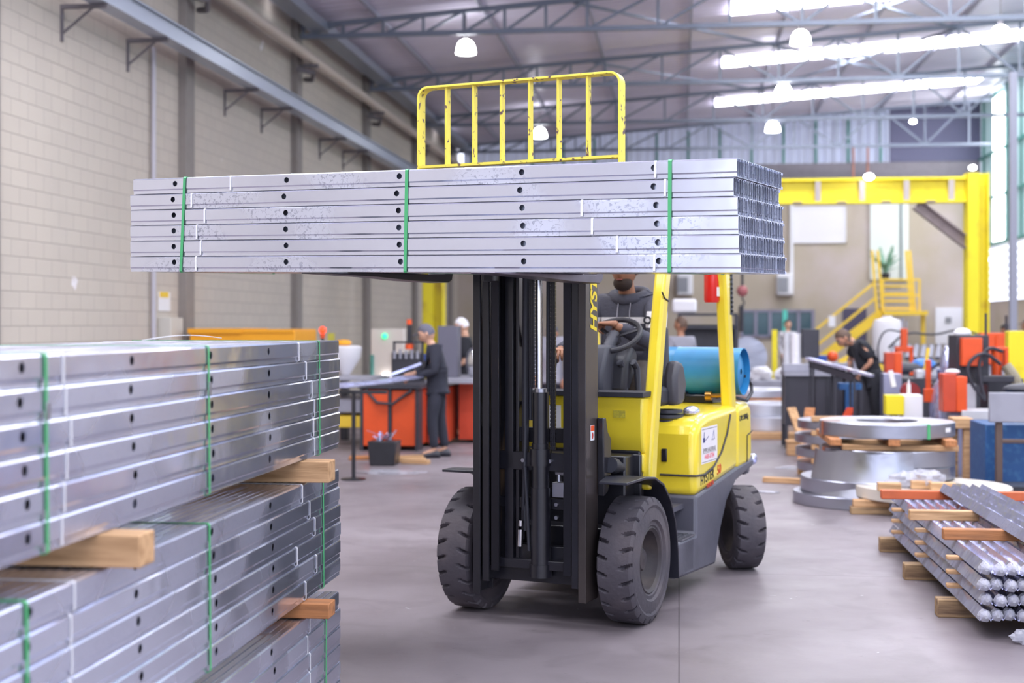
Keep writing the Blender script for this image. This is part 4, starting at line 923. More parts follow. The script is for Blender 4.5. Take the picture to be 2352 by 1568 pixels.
    for s in 'lr':
        a, t_ = g('an'+s), g('to'+s); d = (t_-a); d.z = 0; d.normalize(); zf = t_.z-.03; q = []
        S_ = MB(); rr = [(-.07, .036, .05), (-.05, .042, .085), (0, .044, .10), (.06, .046, .075), (.12, .050, .055), (.18, .046, .045), (.205, .026, .03)]; sd = Vector((d.y, -d.x, 0)); rings = []
        for t, w_, h in rr:
            c_ = Vector((a.x, a.y, 0))+d*t; rings.append([c_+sd*(w_*cos(2*pi*k/12))+Vector((0, 0, zf+h*.5+h*.5*sin(2*pi*k/12))) for k in range(12)])
        S_.loft(rings); S_.build('shoe', cols.get('shoe', DRK), o_, ang=60)
    face_parts(o_, hd, cols['hair'], hair_style, eyes)
    if extra: extra(o_, sh)
    return o_
def HD(x, y, z, yaw=0., pitch=0.): return Matrix.Translation((x, y, z)) @ Matrix.Rotation(yaw, 4, 'Z') @ Matrix.Rotation(pitch, 4, 'X')
def stand(h=1., **k):
    J = dict(pel=(0, 0, .94), ch=(0, .0, 1.28), nb=(0, .0, 1.44), nk=(0, -.01, 1.50), shl=(.19, 0, 1.38), shr=(-.19, 0, 1.38), ell=(.24, .02, 1.10), elr=(-.24, .02, 1.10), wrl=(.22, -.12, .86), wrr=(-.22, -.12, .86),
             hil=(.09, 0, .90), hir=(-.09, 0, .90), knl=(.10, -.02, .50), knr=(-.10, -.02, .50), anl=(.10, .02, .09), anr=(-.10, .02, .09), tol=(.11, -.13, .03), tor=(-.11, -.13, .03))
    J.update(k); return J
HAIRB = mat('hair_black', '2a2322', .6); HAIRBR = mat('hair_brown', '5a4438', .6)
CHARC = mat('charcoal_cloth', '4b4b59', .85, bump=.3, bscale=60); BLKC = mat('black_cloth', '24242c', .85, bump=.3, bscale=60); BRNC = mat('brown_cloth', '4d4340', .85, bump=.3, bscale=60)
WHC = mat('white_cloth', 'e3e0e6', .85, bump=.3, bscale=60); BLUC = mat('blue_cloth', '2b62c8', .8); GRYC = mat('grey_cloth', '8f8d99', .85); NAVC = mat('navy_cloth', '2a2b38', .85)
GRNC = mat('green_cloth', '5c9a78', .85)
# ---- driver, in truck coordinates
Jd = dict(pel=(.07, 1.10, 1.335), ch=(.07, 1.04, 1.62), nb=(.07, 1.0, 1.78), nk=(.07, .975, 1.84), shl=(.255, 1.0, 1.735), shr=(-.11, 1.0, 1.735), ell=(.325, .80, 1.50), elr=(-.28, .86, 1.47), wrl=(.13, .60, 1.615), wrr=(-.215, .58, 1.465),
          hil=(.16, 1.08, 1.31), hir=(-.02, 1.08, 1.31), knl=(.24, .66, 1.30), knr=(-.09, .66, 1.29), anl=(.26, .50, .72), anr=(-.10, .50, .72), tol=(.26, .36, .575), tor=(-.10, .36, .575))
def arm_band(p): return (p.x > .232 and 1.60 < p.z < 1.70) or (p.x < .232 and 1.625 < p.z < 1.665)
def dr_extra(o, sh):
    mb = MB(); 
    for k in range(1): mb.tube([(.07+.105*cos(a), 1.03+.085*sin(a), 1.80+.028*sin(a)) for a in [2*pi*j/20 for j in range(21)]], .038, 12)
    mb.sph((.07, 1.13, 1.77), (.11, .06, .07), 16); mb.build('hood', CHARC, sh)
    for x in (.035, .115): MB().tube([(x, .935, 1.79), (x, .905, 1.70), (x+.004*(1 if x > .07 else -1), .895, 1.60)], .0035, 6).build('drawstring', GRYC, sh)
    text('sleeve_lettering', 'OM', .062, BLKC, sh, basis((.235, .818, 1.625), (1, .35, 0), (0, .2, 1)), .002, bold=.003)
    text('chest_lettering', 'CO', .05, BLKC, sh, basis((.10, .912, 1.600), (1, .1, 0), (0, 0, 1)), .002)
    v, f = skin_mesh({'a': (Vector((.07, 1.10, 1.33)), (.20, .18)), 'b': (Vector((.07, 1.07, 1.44)), (.195, .175))}, [('a', 'b')], 'a'); MB().add(v, f).build('green_undershirt', GRNC, o, ang=180)
    mb = MB(); M = HD(.07, .94, 1.955, 0, .05)
    mb.sph((0, -.034, -.078), (.060, .066, .050), 18, M); mb.build('beard', mat('beard_dark', '3a2c28', .8), o, ang=180)
d_ = human('person in a dark hooded sweatshirt driving the forklift, hand on the steering wheel', TRUCK, Jd, dict(skin=SKIN, shirt=CHARC, legs=BRNC, hair=HAIRB, band=arm_band, band_mat=WHC, cuts=(1.60, 1.70, 1.625, 1.665), cutx=.232), HD(.07, .94, 1.965, 0, .05), 'short', (.9, .7),
           (basis((.125, .595, 1.625), (.35, .9, 0), (-.85, -.15, .02)), None), extra=dr_extra)
# ---- bending worker at the right, seen from his right side, leaning left in view
def wm(px, Y, rz=0): return Matrix.Translation((at(px, 0, Y)[0], Y, 0)) @ Matrix.Rotation(rz, 4, 'Z')
Jb = dict(pel=(.03, .0, .97), ch=(-.08, .02, 1.24), nb=(-.20, .03, 1.38), nk=(-.26, .03, 1.42), shl=(-.14, .20, 1.33), shr=(-.12, -.16, 1.33), ell=(-.20, .24, 1.16), elr=(-.04, -.22, 1.14), wrl=(-.22, .10, 1.02), wrr=(-.14, -.16, 1.03),
          hil=(.03, .09, .93), hir=(.04, -.09, .93), knl=(.0, .10, .50), knr=(.07, -.10, .50), anl=(.02, .12, .09), anr=(.12, -.12, .09), tol=(-.13, .13, .03), tor=(-.02, -.13, .03))
human('person in a black T-shirt with tattooed arms bending over the bench at the right', wm(1998, 17.5, 0), Jb, dict(skin=mat('tattooed_skin', 'c08a70', .55, col2='7c6a62', vscale=14, thr=(.5, .6)), shirt=BLKC, legs=BLKC, hair=HAIRBR),
      HD(-.335, .03, 1.445, -pi/2, .75), 'short', (.7, .7), sleeve='short')
# ---- worker with the cap at the left machine
Jc = stand(pel=(.05, 0, .92), ch=(.03, 0, 1.22), nb=(-.02, 0, 1.37), nk=(-.05, 0, 1.42), shl=(.0, .18, 1.31), shr=(.04, -.18, 1.31), ell=(-.03, .22, 1.06), elr=(.03, -.24, 1.05), wrl=(-.26, .10, 1.02), wrr=(-.23, -.14, .99),
           hil=(.05, .09, .88), hir=(.05, -.09, .88), knl=(.08, .10, .48), knr=(-.01, -.10, .48), anl=(.14, .10, .09), anr=(.02, -.10, .09), tol=(0, .10, .03), tor=(-.13, -.11, .03))
def c_extra(o, sh): MB().box(-.10, -.085, -.10, -.04, 1.18, 1.26, ).build('blue_badge', BLUC, sh); MB().cyl((.03, -.262, 1.12), (.03, -.27, 1.12), .03, 12).build('sleeve_patch', WHC, sh)
human('person in dark overalls and grey cap handling parts at the orange bench', wm(995, 16.5), Jc, dict(skin=SKIN2, shirt=NAVC, legs=NAVC, hair=mat('cap_grey', '62606e', .8)), HD(-.085, 0, 1.51, -pi/2, .45), 'cap', (.6, .6), extra=c_extra)
# ---- further people
human('person with a white hair net and black T-shirt behind the capped worker', wm(1068, 19.5), stand(wrl=(-.2, .1, 1.0), wrr=(-.25, -.1, .98), ell=(.0, .2, 1.1), elr=(.0, -.2, 1.08), shl=(0, .19, 1.38), shr=(0, -.19, 1.38)),
      dict(skin=SKIN2, shirt=BLKC, legs=GRYC, hair=WHC), HD(-.05, 0, 1.60, -pi/2, .4), 'net', sleeve='short', eyes=False)
human('person seen from behind with a grey hood, standing between the cab pillars', wm(1564, 20, pi+.5), stand(), dict(skin=SKIN, shirt=GRYC, legs=NAVC, hair=HAIRBR), HD(0, 0, 1.62, .5), 'short', eyes=False)
human('person in dark clothes and cap seen between the mast rails', wm(1268, 19, -.3), stand(), dict(skin=SKIN, shirt=GRYC, legs=NAVC, hair=mat('cap_navy', '33405a', .8)), HD(0, 0, 1.5, 0), 'cap', eyes=False)
human('person in white and grey shirt far away beside the dark cabinet', wm(1809, 33, .4), stand(), dict(skin=SKIN2, shirt=mat('camo_cloth', 'd8d5dc', .85, col2='77747e', vscale=9), legs=GRYC, hair=HAIRB), HD(0, 0, 1.62, 0), 'short', eyes=False)
human('person in a blue shirt with dark hair bending at the right edge', wm(2328, 24.5), stand(pel=(.1, 0, .92), ch=(.02, 0, 1.2), nb=(-.06, 0, 1.38), nk=(-.1, 0, 1.43), shl=(-.02, .18, 1.32), shr=(0, -.18, 1.32), ell=(-.1, .22, 1.1), elr=(-.12, -.22, 1.1), wrl=(-.33, .15, 1.05), wrr=(-.34, -.15, 1.05)),
      dict(skin=SKIN, shirt=BLUC, legs=NAVC, hair=HAIRB), HD(-.13, 0, 1.52, -pi/2, .5), 'short', eyes=False)
human('person in a dark cap cut off by the right edge behind the blue shirt', wm(2362, 25.5), stand(), dict(skin=SKIN, shirt=GRYC, legs=NAVC, hair=mat('cap_dark', '3f3a40', .8)), HD(-.02, 0, 1.60, -pi/2, .1), 'cap', eyes=False)
# ================================================================== coils, pallets, profiles and machines
def PX(px, Y, z=0, rz=0.): u, t = hu(px, Y); return HB(u, t, z, rz)
def ring(r0, r1, h, n=64):
    b = .006; return [(r0, b), (r0+b, 0), (r1-b, 0), (r1, b), (r1, h-b), (r1-b, h), (r0+b, h), (r0, h-b)]
def coil(px, Y, z, r1, r0, h, label, m=GALV2, dx=0, group='coils of galvanized strip', tilt=0, extra=None):
    c = thing('steel_coil', label, 'steel coil', PX(px, Y, z) @ Matrix.Translation((dx, 0, 0)) @ Matrix.Rotation(tilt, 4, 'Y'), group)
    MB().lathe(ring(r0, r1, h), 72, None, None, True).build('coiled_strip', m, c)
    if extra: extra(c, r1, h)
    return c
def band(c, r, h, a, m=STRP, wd=.03):
    M = Matrix.Rotation(a, 4, 'Z'); MB().box(r-.16, r+.003, -wd/2, wd/2, h, h+.003).box(r, r+.003, -wd/2, wd/2, -.002, h+.003).build('coil_strap', m, c, M)
def wood(M, d, label, m=WOOD, group=None, name='wooden_beam', cat='wooden beam'):
    o = MB().box(-d[0]/2, d[0]/2, -d[1]/2, d[1]/2, 0, d[2]).build(name, m, None, M, bev=.006); return tag(o, label, cat, group)
# big stack
bp, bY = 2036, 12.35
def ex_top(c, r, h):
    band(c, r, h, radians(-62)); band(c, r, h, radians(-168), mat('rust_strap', '9a5a44', .6), .06)
    MB().box(-.045, .045, -.002, 0, .05, .09).build('coil_label', WHI, c, Matrix.Rotation(radians(-38), 4, 'Z') @ Matrix.Translation((r+.001, 0, 0)) @ Matrix.Rotation(pi/2, 4, 'Z'))
def ex_mid(c, r, h): band(c, r, h, radians(-165), mat('rust_strap', '9a5a44', .6), .06)
coil(bp-60, bY-.05, 0, .60, .25, .105, 'lowest galvanized coil of the tall stack, shifted out to the left')
coil(bp-34, bY, .107, .64, .25, .13, 'wide galvanized coil second from the floor in the tall stack', extra=None)
coil(bp, bY, .240, .60, .25, .12, 'galvanized coil third from the floor in the tall stack')
coil(bp, bY, .362, .60, .25, .145, 'galvanized coil just under the wooden beams of the tall stack', extra=ex_mid)
for dy, lb in ((-.42, 'front'), (.1, 'rear')):
    wood(PX(bp, bY, .508) @ Matrix.Translation((.05, dy, 0)), (1.0, .09, .05), 'lower cross beam between coils of the tall stack, %s one' % lb)
for dx, lb in ((-.52, 'left'), (-.02, 'middle'), (.46, 'right')):
    wood(PX(bp, bY, .559) @ Matrix.Translation((dx, .0, 0)) @ Matrix.Rotation(pi/2-.0, 4, 'Z'), (1.2, .10, .058), 'wooden beam end under the top coil of the tall stack, %s one' % lb, WOODO)
coil(bp, bY, .618, .60, .27, .125, 'top galvanized coil on beams with a green strap and white label', extra=ex_top)
def flare(k, r0, a): return Vector(((r0+.006*k*k)*cos(a)*(1+.012*sin(11*a+k)), (r0+.006*k*k)*sin(a), .50-.105*k+.012*sin(8*a)))
A_ = [radians(198+i*4) for i in range(24)]
o = MB().loft([[flare(k, .615, a) for a in A_]+[flare(k, .611, a) for a in A_[::-1]] for k in range(5)]).build('film_wrap', GALV2, None, PX(bp-18, bY), ang=80); tag(o, 'shiny film wrap flaring down the front of the tall coil stack', 'plastic film')
# small stack to the left behind
for i, lb in enumerate(('lowest', 'second', 'third', 'top')):
    coil(1950+(3, 0, -2, 4)[i], 14.2, .10+.145*i, .55, .2, .085, '%s coil of the small coil stack left of the tall one' % lb)
    for k in (-1, 1): wood(PX(1950, 14.2, .188+.145*i) @ Matrix.Translation((.3*k+.08, -.35, 0)), (.4, .09, .052), 'small wooden spacer between coils of the small stack', WOOD, 'spacers in the small coil stack', 'wooden_spacer', 'wooden spacer')
for k in (-1, 1): wood(PX(1950, 14.2) @ Matrix.Translation((.05, .35*k, 0)), (1.1, .1, .098), 'pallet beam under the small coil stack, %s one' % ('front' if k < 0 else 'rear'))
wood(PX(1822, 13.75, 0, -.35), (.62, .09, .055), 'loose wooden plank on the floor left of the coil stacks')
# flat wide coil on blocks
coil(2141, 11.75, .125, .66, .3, .10, 'wide flat coil lying low on wooden blocks behind the wrapped profiles', mat('paper_coil', 'cfc6bd', .55))
for i, (px, Y) in enumerate(((2000, 11.55), (2210, 11.3), (2100, 12.3))):
    wood(PX(px, Y), (.34, .12, .062), 'lower wooden block under the wide flat coil, %s' % ('left', 'right', 'rear')[i], WOODD, None, 'wooden_block', 'wooden block'); wood(PX(px, Y, .063), (.30, .1, .06), 'upper wooden block under the wide flat coil, %s' % ('left', 'right', 'rear')[i], WOOD, None, 'wooden_block', 'wooden block')
for px, Y, lb, w_ in ((2042, 11.3, 'left', .19), (2115, 11.45, 'middle', .17), (2165, 11.3, 'right', .2)):
    wood(PX(px, Y, .228), (w_, .09, .07), 'offcut of wood lying on the wide flat coil, %s one' % lb, WOOD, None, 'wood_offcut', 'wood offcut')
mb = MB(); rnd = random.Random(5)
def crumple(c, r, n=14, seed=1):
    q = random.Random(seed); vs = []; k = n//2
    for i in range(k+1):
        a = pi*i/k
        for j in range(n): b = 2*pi*j/n; s_ = 1+q.uniform(-.28, .28)*(0 < i < k); vs.append((c[0]+r[0]*sin(a)*cos(b)*s_, c[1]+r[1]*sin(a)*sin(b)*s_, c[2]+r[2]*cos(a)*s_))
    return MB().add(vs, [(i*n+j, (i+1)*n+j, (i+1)*n+(j+1) % n, i*n+(j+1) % n) for i in range(k) for j in range(n)])
for px, Y, z, r, lb in ((2085, 11.55, .29, (.16, .1, .07), 'crumpled clear film on the wide flat coil, left heap'), (2130, 11.5, .30, (.15, .1, .08), 'crumpled clear film on the wide flat coil, right heap')):
    o = crumple((0, 0, 0), r, 18, int(px)).build('film_heap', PLAST, None, PX(px, Y, z), ang=10); tag(o, lb, 'plastic film')
# ---- wrapped angle profiles
PU, PT0, PT1 = 1.52, 7.15, 10.15
LENP = PT1-PT0
def ang_mesh():
    p = [(-.031, 0), (0, .054), (.031, 0), (.0265, -.002), (0, .046), (-.0265, -.002)]
    mb = MB(); n = 6
    mb.add([(x, y, z) for y in (0, LENP) for x, z in p], [(j, (j+1) % n, n+(j+1) % n, n+j) for j in range(n)]+[(0, 1, 4, 5), (1, 2, 3, 4), (6, 11, 10, 7), (7, 10, 9, 8)])
    return mb.mesh('angle_profile', FILM, 20)
AM = ang_mesh()
capm = MB()
for y0 in (-.012,):
    n = 10; rings = []
    for k, (y, r) in enumerate(((.03, .033), (0, .029), (-.010, .019), (-.020, .008))): rings.append([(r*cos(2*pi*j/n)*(1.0+.1*((j+k) % 2)), y, .022+r*.95*sin(2*pi*j/n)*(1.+.12*((j*3+k) % 2))) for j in range(n)])
    capm.loft(rings)
CM = capm.mesh('film_end', PLAST, 10)
lay = ['bottom', 'second', 'third', 'top']
for L in range(4):
    z = .105+L*.078
    for i in range(16):
        u = PU+.035+i*.0655+(.014 if L % 2 else 0)
        o = link('angle_profile', AM, None, HB(u, PT0+.012*((i*7+L*3) % 5), z))
        tag(o, 'film-wrapped galvanized angle profile in the %s layer of the pile at lower right' % lay[L], 'angle profile', 'film-wrapped profiles in the pile')
        link('film_end', CM, o)
    for k, t in enumerate((7.75, 8.75, 9.7)):
        if L < 3: wood(HB(PU+.475, t, z+.0535), (1.04, .06, .022), 'wooden batten between the %s and next layer of wrapped profiles, %s row' % (lay[L], ('near', 'middle', 'far')[k]), WOOD, None, 'wooden_batten', 'wooden batten')
for t, lb, z in ((7.75, 'near', 0), (8.85, 'middle', 0), (9.9, 'far', 0)):
    wood(HB(PU+.50, t, z), (1.2, .1, .10), 'square timber on the floor under the wrapped profiles, %s one' % lb, WOODD, None, 'floor_timber', 'timber')
for px0, t, w_, m_, lb in ((2165, 7.95, 1.0, WOODO, 'near reddish beam lying across the wrapped profiles'), (2088, 8.72, .42, WOOD, 'short light beam lying across the middle of the wrapped profiles'), (2023, 9.75, 1.0, mat('orange_painted_wood', 'd0663c', .6, col2='b45a38', vscale=6), 'long orange beam lying across the far end of the wrapped profiles')):
    for _ in range(3): a = math.tan(atan2(px0-CX, F)-BETA); u0 = a*t
    wood(HB(u0+w_/2, t, .395), (w_, .07, .062), lb, m_)
for i in range(5):
    o = link('angle_profile', AM, None, HALL @ Matrix.Translation((PU+.345+i*.064, 6.72, .459)) @ Matrix.Rotation(radians(.6), 4, 'Z')); tag(o, 'film-wrapped angle profile lying loose on the cross beams, on top of the pile', 'angle profile', 'loose profiles on top of the pile')
o = crumple((0, 0, 0), (.05, .04, .035), 12, 9).build('film_heap', PLAST, None, HB(PU+.2, PT0-.04, .04), ang=10); tag(o, 'crumpled film hanging at the near end of the wrapped profiles', 'plastic film')
for px, py, r in ((2155, 1078, .0), ): pass
# coils on a pallet behind the truck
for i, (px, Y, z, r, h, lb) in enumerate(((1752, 19.7, .10, .52, .20, 'large pale coil on the pallet behind the truck, lower one'), (1752, 19.8, .305, .50, .17, 'pale coil on top of the lower one behind the truck'), (1725, 21.5, .48, .55, .12, 'pale coil farther back behind the truck'))):
    coil(px+14, Y, z, r, .2, h, lb, mat('pale_strip', 'd5d6e2', .4, metal=.7))
wood(PX(1760, 19.5), (1.2, 1.0, .095), 'wooden pallet under the pale coils behind the truck', WOOD, None, 'wooden_pallet', 'pallet')
wood(PX(1735, 21.4), (1.1, .9, .475), 'wooden crate under the farther pale coil', WOODO, None, 'wooden_crate', 'crate')
o = MB().lathe([(.02, 0), (.36, .0), (.36, .3), (.02, .3)], 40).build('steel_drum_roll', GALV2, None, PX(1715, 25, 1.03) @ Matrix.Rotation(pi/2, 4, 'X')); tag(o, 'large round grey metal roll standing behind the gas tank', 'steel roll')
rk = thing('roll_stand', 'low grey stand with white bags behind the truck', 'stand', PX(1735, 24.6)); MB().box(-.7, .9, -.3, .5, 0, .62).build('stand_body', GRY, rk, bev=.02)
for k, x in enumerate((-.3, .1, .55)): crumple((x, -.1, .72), (.2, .16, .13), 14, k+3).build('white_bag', WHC, rk, ang=20)
# storage rack behind the driver
rk = thing('parts_rack', 'dark parts rack full of hanging parts between the cab pillars', 'rack', PX(1625, 22))
MB().box(-.45, .45, 0, .06, 1.2, 1.62).build('rack_back', DRK, rk); MB().box(-.48, .48, -.2, .06, 1.76, 1.80).build('rack_shelf', DRK, rk)
for k in range(3): MB().box(-.48, .48, -.2, .0, .75+.4*k, .79+.4*k).build('rack_shelf', DRK, rk)
for s in (-1, 1): MB().box(s*.46-.03, s*.46+.03, -.2, 0, 0, 1.76).build('rack_post', DRK, rk)
for k in range(9): MB().box(-.4+.1*k-.02, -.4+.1*k+.03, -.18, -.1, .95+.03*(k % 3), 1.15).build('hanging_part', WHC if k % 2 else DRK, rk)
o = MB().box(-.2, .2, -.12, .12, -.13, .10).build('rolled_cloth', WHC, None, PX(1572, 22, 1.935), bev=.05, seg=4); tag(o, 'white rolled bundle above the rack behind the cab', 'bundle')
# yellow guard post and brace
yp = thing('machine_guard_frame', 'yellow steel post with a slanted yellow brace right of the truck', 'guard', PX(1779, 26))
MB().box(-.05, .05, -.05, .05, 0, 1.52).build('post', GYEL, yp); MB().bar((-.03, 0, .25), (.62, 0, 1.34), .09, .06).build('brace', GYEL, yp)
# dark cabinets, bench, conveyor of the bending worker
cb_ = thing('dark_cabinet_bench', 'dark cabinet bench in front of the bending worker', 'workbench', PX(1862, 17.8))
for k in range(3): MB().box(-.34+.38*k, .02+.38*k, -.2, .35, .30, .95).build('cabinet_door', mat('cabinet_dark', '3c3a44', .4), cb_, bev=.01)
MB().box(-.36, .8, -.25, .4, .95, 1.0).build('bench_top', GRY, cb_)
for x in (-.33, .2, .76):
    for y in (-.2, .35): MB().box(x-.02, x+.02, y-.02, y+.02, 0, .95).build('leg', DRK, cb_)
mc = thing('control_monitor', 'dark monitor box with white cylinders standing on the cabinet bench', 'machine', PX(1850, 17.9, 1.0))
MB().box(-.05, .17, -.1, .1, .18, .56).build('monitor', DRK, mc, bev=.01); MB().box(.04, .08, 0, .05, 0, .2).build('stand', DRK, mc); MB().cyl((-.12, 0, .05), (-.12, 0, .5), .07, 20).build('white_cylinder', WHC, mc); MB().cyl((-.24, .05, 0), (-.24, .05, .52), .05, 16).build('pale_cylinder', LGR, mc)
MB().box(-.3, .25, -.15, .15, 0, .1).build('base', GRY, mc, bev=.01)
cv = thing('roller_conveyor', 'sloping roller conveyor carrying strips toward the bending worker', 'conveyor', HALL)
def cp(px, py, Y): u, t = hu(px, Y); return Vector((u, t, zz(py, Y)))
a, b = cp(1868, 838, 16.6), cp(1962, 868, 16.0)
MB().bar(a, b, .05, .08).build('side_rail', DRK, cv); MB().bar(a+Vector((0, .35, 0)), b+Vector((0, .35, 0)), .05, .08).build('side_rail', DRK, cv)
for k in range(6): p = a.lerp(b, (k+.5)/6); MB().cyl(p+Vector((0, .03, .03)), p+Vector((0, .33, .03)), .03, 12).build('roller', DRK, cv)
for p in (a, a.lerp(b, .55), b):
    for q in (0, .35): MB().bar((p.x, p.y+q, 0), (p.x, p.y+q, p.z), .026).build('leg', DRK, cv)
for k in range(3):
    o = MB().bar(a+Vector((-.05, .06+.1*k, .075)), cp(2005, 878, 15.7)+Vector((0, .06+.1*k, .075)), .07, .03).build('steel_strip', FILM, None, HALL); tag(o, 'bright steel strip lying on the roller conveyor under the worker hands', 'steel strip', 'strips on the conveyor')
bl = thing('blue_frame_stand', 'blue legged stand behind the conveyor at the bending worker', 'stand', PX(1950, 17.0)); MB().box(-.05, .05, -.05, .05, 0, .8).build('leg', BLU, bl); MB().box(-.12, .15, -.05, .2, .8, .88).build('table', BLU, bl); MB().box(.12, .17, -.05, .05, 0, .8).build('leg', DRK, bl)
# junk under the bench
for px, Y, d, m_, lb, nm in ((1870, 16.2, (.26, .2, .20), ORD, 'reddish box on the floor below the cabinet bench', 'crate'), (1835, 16.8, (.3, .25, .16), WOOD, 'small wooden crate on the floor left of the reddish box', 'wooden_crate'), (1918, 16.4, (.22, .3, .14), BLU, 'blue crate on the floor below the conveyor', 'crate'),
                          (1963, 18.9, (.5, .4, .5), WOODO, 'brown carton stack behind the worker legs', 'carton')):
    o = MB().box(-d[0]/2, d[0]/2, -d[1]/2, d[1]/2, 0, d[2]).box(-d[0]/2-.01, d[0]/2+.01, -d[1]/2-.01, d[1]/2+.01, d[2], d[2]+.02).build(nm, m_, None, PX(px, Y), bev=.006); tag(o, lb, 'crate')
# white tank, machines in the middle distance
o = MB().lathe([(.001, 0), (.28, 0), (.29, .05), (.29, .75), (.25, .86), (.10, .9), (.10, .94), (.001, .94)], 32).build('plastic_tank', WHC, None, PX(2038, 27, .85)); tag(o, 'white plastic tank under the yellow landing', 'tank')
def chaikin(P):
    P = [Vector(p) for p in P]
    for _ in range(3):
        Q = [P[0]]
        for a, b in zip(P, P[1:]): Q += [a.lerp(b, .25), a.lerp(b, .75)]
        P = Q+[P[-1]]
    return P
def machine(px, Y, label, parts, cat='machine', name='press_machine'):
    e = thing(name, label, cat, PX(px, Y))
    for nm, k, m_, *g_ in parts:
        mb = MB()
        for s_ in g_:
            if k == 'b': mb.box(*s_)
            elif k == 'c': mb.cyl(s_[0], s_[1], s_[2], 20)
            elif k == 't': mb.tube(chaikin(s_[0]), s_[1], 10)
            elif k == 'r': mb.bar(s_[0], s_[1], s_[2])
            elif k == 's': mb.sph(s_[0], s_[1], 16)
        mb.build(nm, m_, e, bev=.008 if k == 'b' else 0)
    return e
machine(2038, 26.6, 'dark steel stand carrying the white plastic tank', [('frame', 'b', DRK, (-.35, .35, .1, .8, .78, .849)), ('leg', 'b', DRK, (-.33, -.27, .12, .18, 0, .8)), ('leg', 'b', DRK, (.27, .33, .12, .18, 0, .8))], 'stand', 'tank_stand')
machine(2076, 22, 'orange fork-shaped clamp press in the middle of the machines', [('base', 'b', DRK, (-.5, .6, -.3, .3, 0, .82)), ('table', 'b', GRY, (-.6, .7, -.35, .35, .82, .92)), ('press_fork', 'b', ORA, (-.14, -.09, -.06, .06, .92, 1.22), (.09, .14, -.06, .06, .92, 1.22), (-.14, .14, -.06, .06, 1.17, 1.26), (-.05, .05, -.06, .06, 1.24, 1.55)),
        ('cylinder', 'c', GRY, ((-.02, 0, 1.5), (-.02, 0, 1.72), .02), ((.04, 0, 1.5), (.04, 0, 1.68), .015)), ('hose', 't', DRK, ([(-.05, 0, 1.5), (-.3, 0, 1.55), (-.42, 0, 1.3), (-.4, 0, 1.0)], .015))])
machine(2012, 20, 'low clutter of blue and black drill machines left of the orange press', [('base', 'b', mat('deep_blue', '2c4f9e', .5), (-.45, .35, -.3, .3, 0, .88)), ('motor', 'c', BLU, ((.1, -.1, 1.0), (.35, -.1, 1.0), .12)), ('housing', 'b', GRY, (-.35, -.05, -.2, .1, .88, 1.12)), ('head', 'c', ORA, ((-.3, -.2, 1.1), (-.3, -.2, 1.24), .05)), ('chute', 'r', SYEL, ((-.2, -.2, 1.1), (.15, -.2, .95), .08))])
machine(2042, 18.4, 'orange square column machine just right of the bending worker', [('column', 'b', ORA, (.06, .16, -.1, .1, .9, 1.24)), ('column_side', 'b', ORD, (-.06, .06, -.1, .1, .9, 1.24)), ('base', 'b', DRK, (-.1, .5, -.2, .3, 0, .9)), ('white_cover', 'b', LGR, (.34, .42, -.15, .1, .5, 1.0))])
machine(2140, 20.5, 'blue motor machine with a dark roller in the background at right', [('motor', 's', mat('motor_blue', '3b78c4', .4), ((-.12, 0, 1.0), (.2, .2, .11))), ('roller', 'c', DRK, ((-.7, -.1, .95), (-.1, -.1, .92), .11)), ('base', 'b', mat('deep_blue', '2c4f9e', .5), (-.8, .5, -.2, .4, 0, .78)), ('arm', 'r', GRY, ((.1, -.2, .95), (.75, -.2, .72), .07))])
machine(2120, 24, 'row of grey springs and yellow levers behind the blue motor', [('bench', 'b', DRK, (-.7, 1.1, -.2, .4, 0, .95)), ('spring', 'c', GRY, *[((-.55+.13*k, -.1, 1.02), (-.48+.13*k, .1, 1.24), .05) for k in range(8)]), ('lever', 'b', SYEL, (.42, .5, -.1, -.05, 1.1, 1.42), (.62, .9, -.1, 0, 1.12, 1.2), (.72, .78, -.1, -.05, 1.2, 1.55)), ('hose', 't', DRK, ([(-.6, 0, 1.2), (-.3, 0, 1.5), (.2, 0, 1.42), (.6, 0, 1.55), (1.1, 0, 1.4)], .02))], name='spring_bench')
machine(2148, 16, 'orange upright lever beside a bright foil-covered strip reel', [('lever', 'b', ORA, (-.11, -.05, -.03, .03, .78, 1.2)), ('lever_foot', 'b', ORA, (-.13, -.02, -.05, .05, .7, .86)), ('foil_reel', 's', FILM, ((.06, 0, .62), (.12, .25, .36))), ('foil_cover', 's', FILM, ((.19, .3, 1.12), (.08, .12, .24))), ('rear_plate', 'b', ORD, (.2, .5, .2, .3, .7, 1.1)), ('red_cover', 'c', mat('deep_red', '8f2628', .5), ((-.28, .0, .82), (-.28, .12, .82), .11)), ('frame', 'b', DRK, (-.2, .25, -.05, .25, 0, .5)), ('orange_foot', 'b', ORA, (-.24, -.2, -.1, -.05, 0, .38), (-.0, .04, -.12, -.07, 0, .38), (.2, .25, -.12, -.07, 0, .38))], name='strip_reel')
machine(2070, 15.2, 'yellow square box beside a white cabinet with a spray bottle', [('yellow_box', 'b', GYEL, (-.19, .01, -.15, .05, .61, .83)), ('white_cabinet', 'b', WHI, (.0, .22, -.1, .2, 0, .83)), ('bottle', 'c', WHC, ((.08, -.02, .83), (.08, -.02, .95), .022), ((.08, -.02, .95), (.08, -.02, 1.0), .01)), ('stand', 'b', GRY, (-.12, -.06, -.1, 0, 0, .61)), ('glove', 'r', WHC, ((-.12, 0, 1.10), (-.08, 0, .92), .05))], name='white_cabinet')
